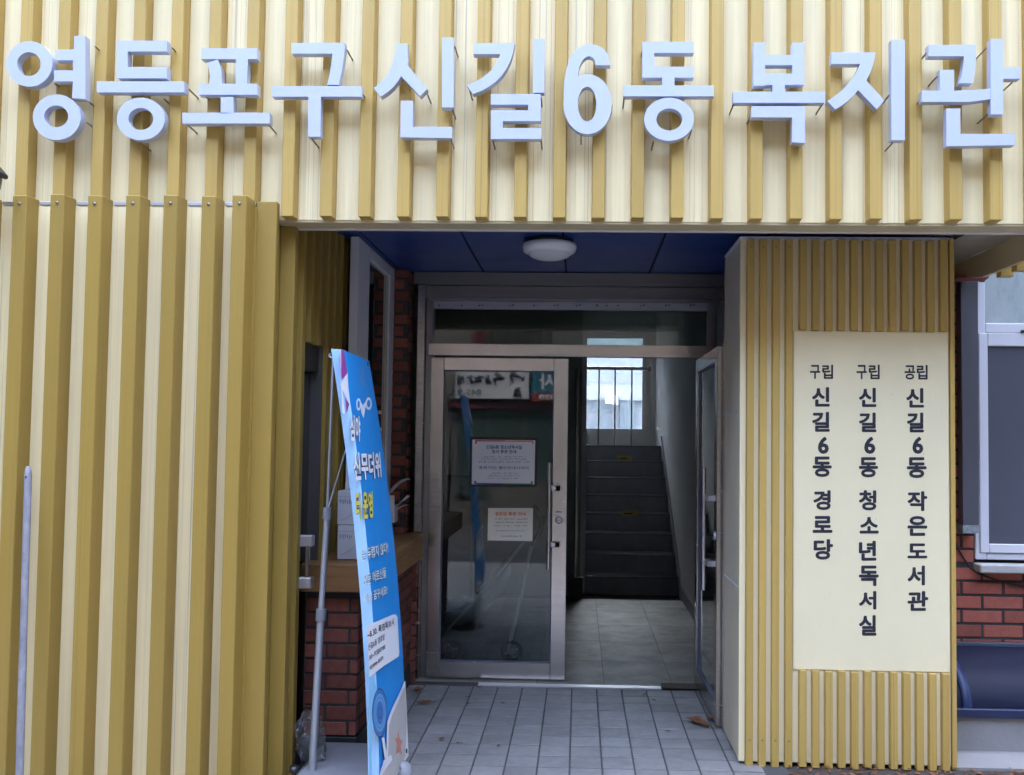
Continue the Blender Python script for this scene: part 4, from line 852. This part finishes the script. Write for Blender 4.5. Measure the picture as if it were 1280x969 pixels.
for r_ in ((613, 513, 652, 560), (575, 513, 606, 620), (660, 513, 720, 600)): orect(*r_, .03, mat('opp_glass', (.06, .09, .09), .1), 'window')
def otxt(txt, px0, py0, px1, py1, th, m_, par):   # px0 is the right end in the mirror: text reads normally from the street
    a, b, c = mir(px0, py1), mir(px1, py1), mir(px0, py0); 
    for v in (a, b, c): v.y = YO + th
    part('lettering', put(MB(), txt, a, b, c, .03), m_, par, fix=False)
otxt('845-9', 603, 487, 573, 495, .152, INK, s1_); otxt('사', 694, 467, 674, 487, .162, WPR, s2_); otxt('520', 695, 494, 674, 500, .168, WPR, s2_)
random.seed(4)
for (x0, y0, x1, y1) in ((572, 468, 582, 482), (584, 469, 592, 482), (593, 469, 606, 483), (608, 468, 616, 482), (618, 466, 632, 484), (638, 464, 656, 482), (641, 484, 652, 497)):
    mb = MB()
    for k in range(4):
        p_ = [mir(random.uniform(x0, x1), random.uniform(y0, y1)) for _ in range(3)]
        for v in p_: v.y = YO + .153
        mb.tube(p_, [.012, .03, .006], 5)
    part('brush_mark', mb, OUT, s1_)
for px in (600, 616, 633, 648, 662, 675, 688): orect(px, 386, px + 1.6, 428, .3, BLACK, 'railing_bar')
orect(596, 384, 604, 428, .2, mat('opp_red2', (.3, .02, .03), .5), 'door')
for nm_, x0_, x1_, h_, lab_ in (('street_end_blocker', 8, 16, 16, 'unseen tall block added beyond the brick wall to cut low sky light'), ('street_end_blocker', -17, -9, 16, 'unseen tall block added beyond the ribbed wall to cut low sky light')):  # unseen dark blocks added at both street ends so the rib sides darken
    cb_ = thing(nm_, None, lab_, 'building'); part('wall', B(x0_, x1_, YO + .01, 4.2, -.2, h_), mat('blocker_dark', (.17, .16, .15), .8, 0, .3, (1, 1, 1)), cb_)
    for i in range(4): part('window', B(x0_ if x0_ > 0 else x1_, (x0_ - .03) if x0_ > 0 else (x1_ + .03), -3.6 + i * 2, -2.4 + i * 2, 3.6, 5.2), MATS['opp_glass'], cb_)
for i in range(6): part('window', B(-11 + i * 3.8, -9 + i * 3.8, YO, YO + .04, 4.2, 5.6), MATS['opp_glass'], ob)
# neighbour behind the stair window
nb = thing('neighbour_house', None, 'pale house seen through the bright stair window', 'building')
part('wall', B(-6, 9, 21, 27, 0, 5.6), mat('nb_wall', (.20, .225, .275), .8, 0, .3, (1, 1, 1)), nb)
a = onY(735, 500, 20.9); part('wall_band', B(-6, 9, 20.85, 21, a.z, a.z + .35), mat('nb_band', (.25, .27, .32), .7), nb)
for px in (742, 775): q = onY(px, 520, 20.9); part('window', B(q.x, q.x + .35, 20.9, 21, q.z - .3, q.z + .4), mat('nb_glass', (.10, .13, .17), .3), nb)
q = onY(764, 497, 20); part('awning', MB().prism([(q.x - .12, 20.2, q.z - .12), (q.x + .16, 20.2, q.z - .15), (q.x + .18, 21, q.z + .1), (q.x - .1, 21, q.z + .12)], (0, 0, .04)), WPR, nb)
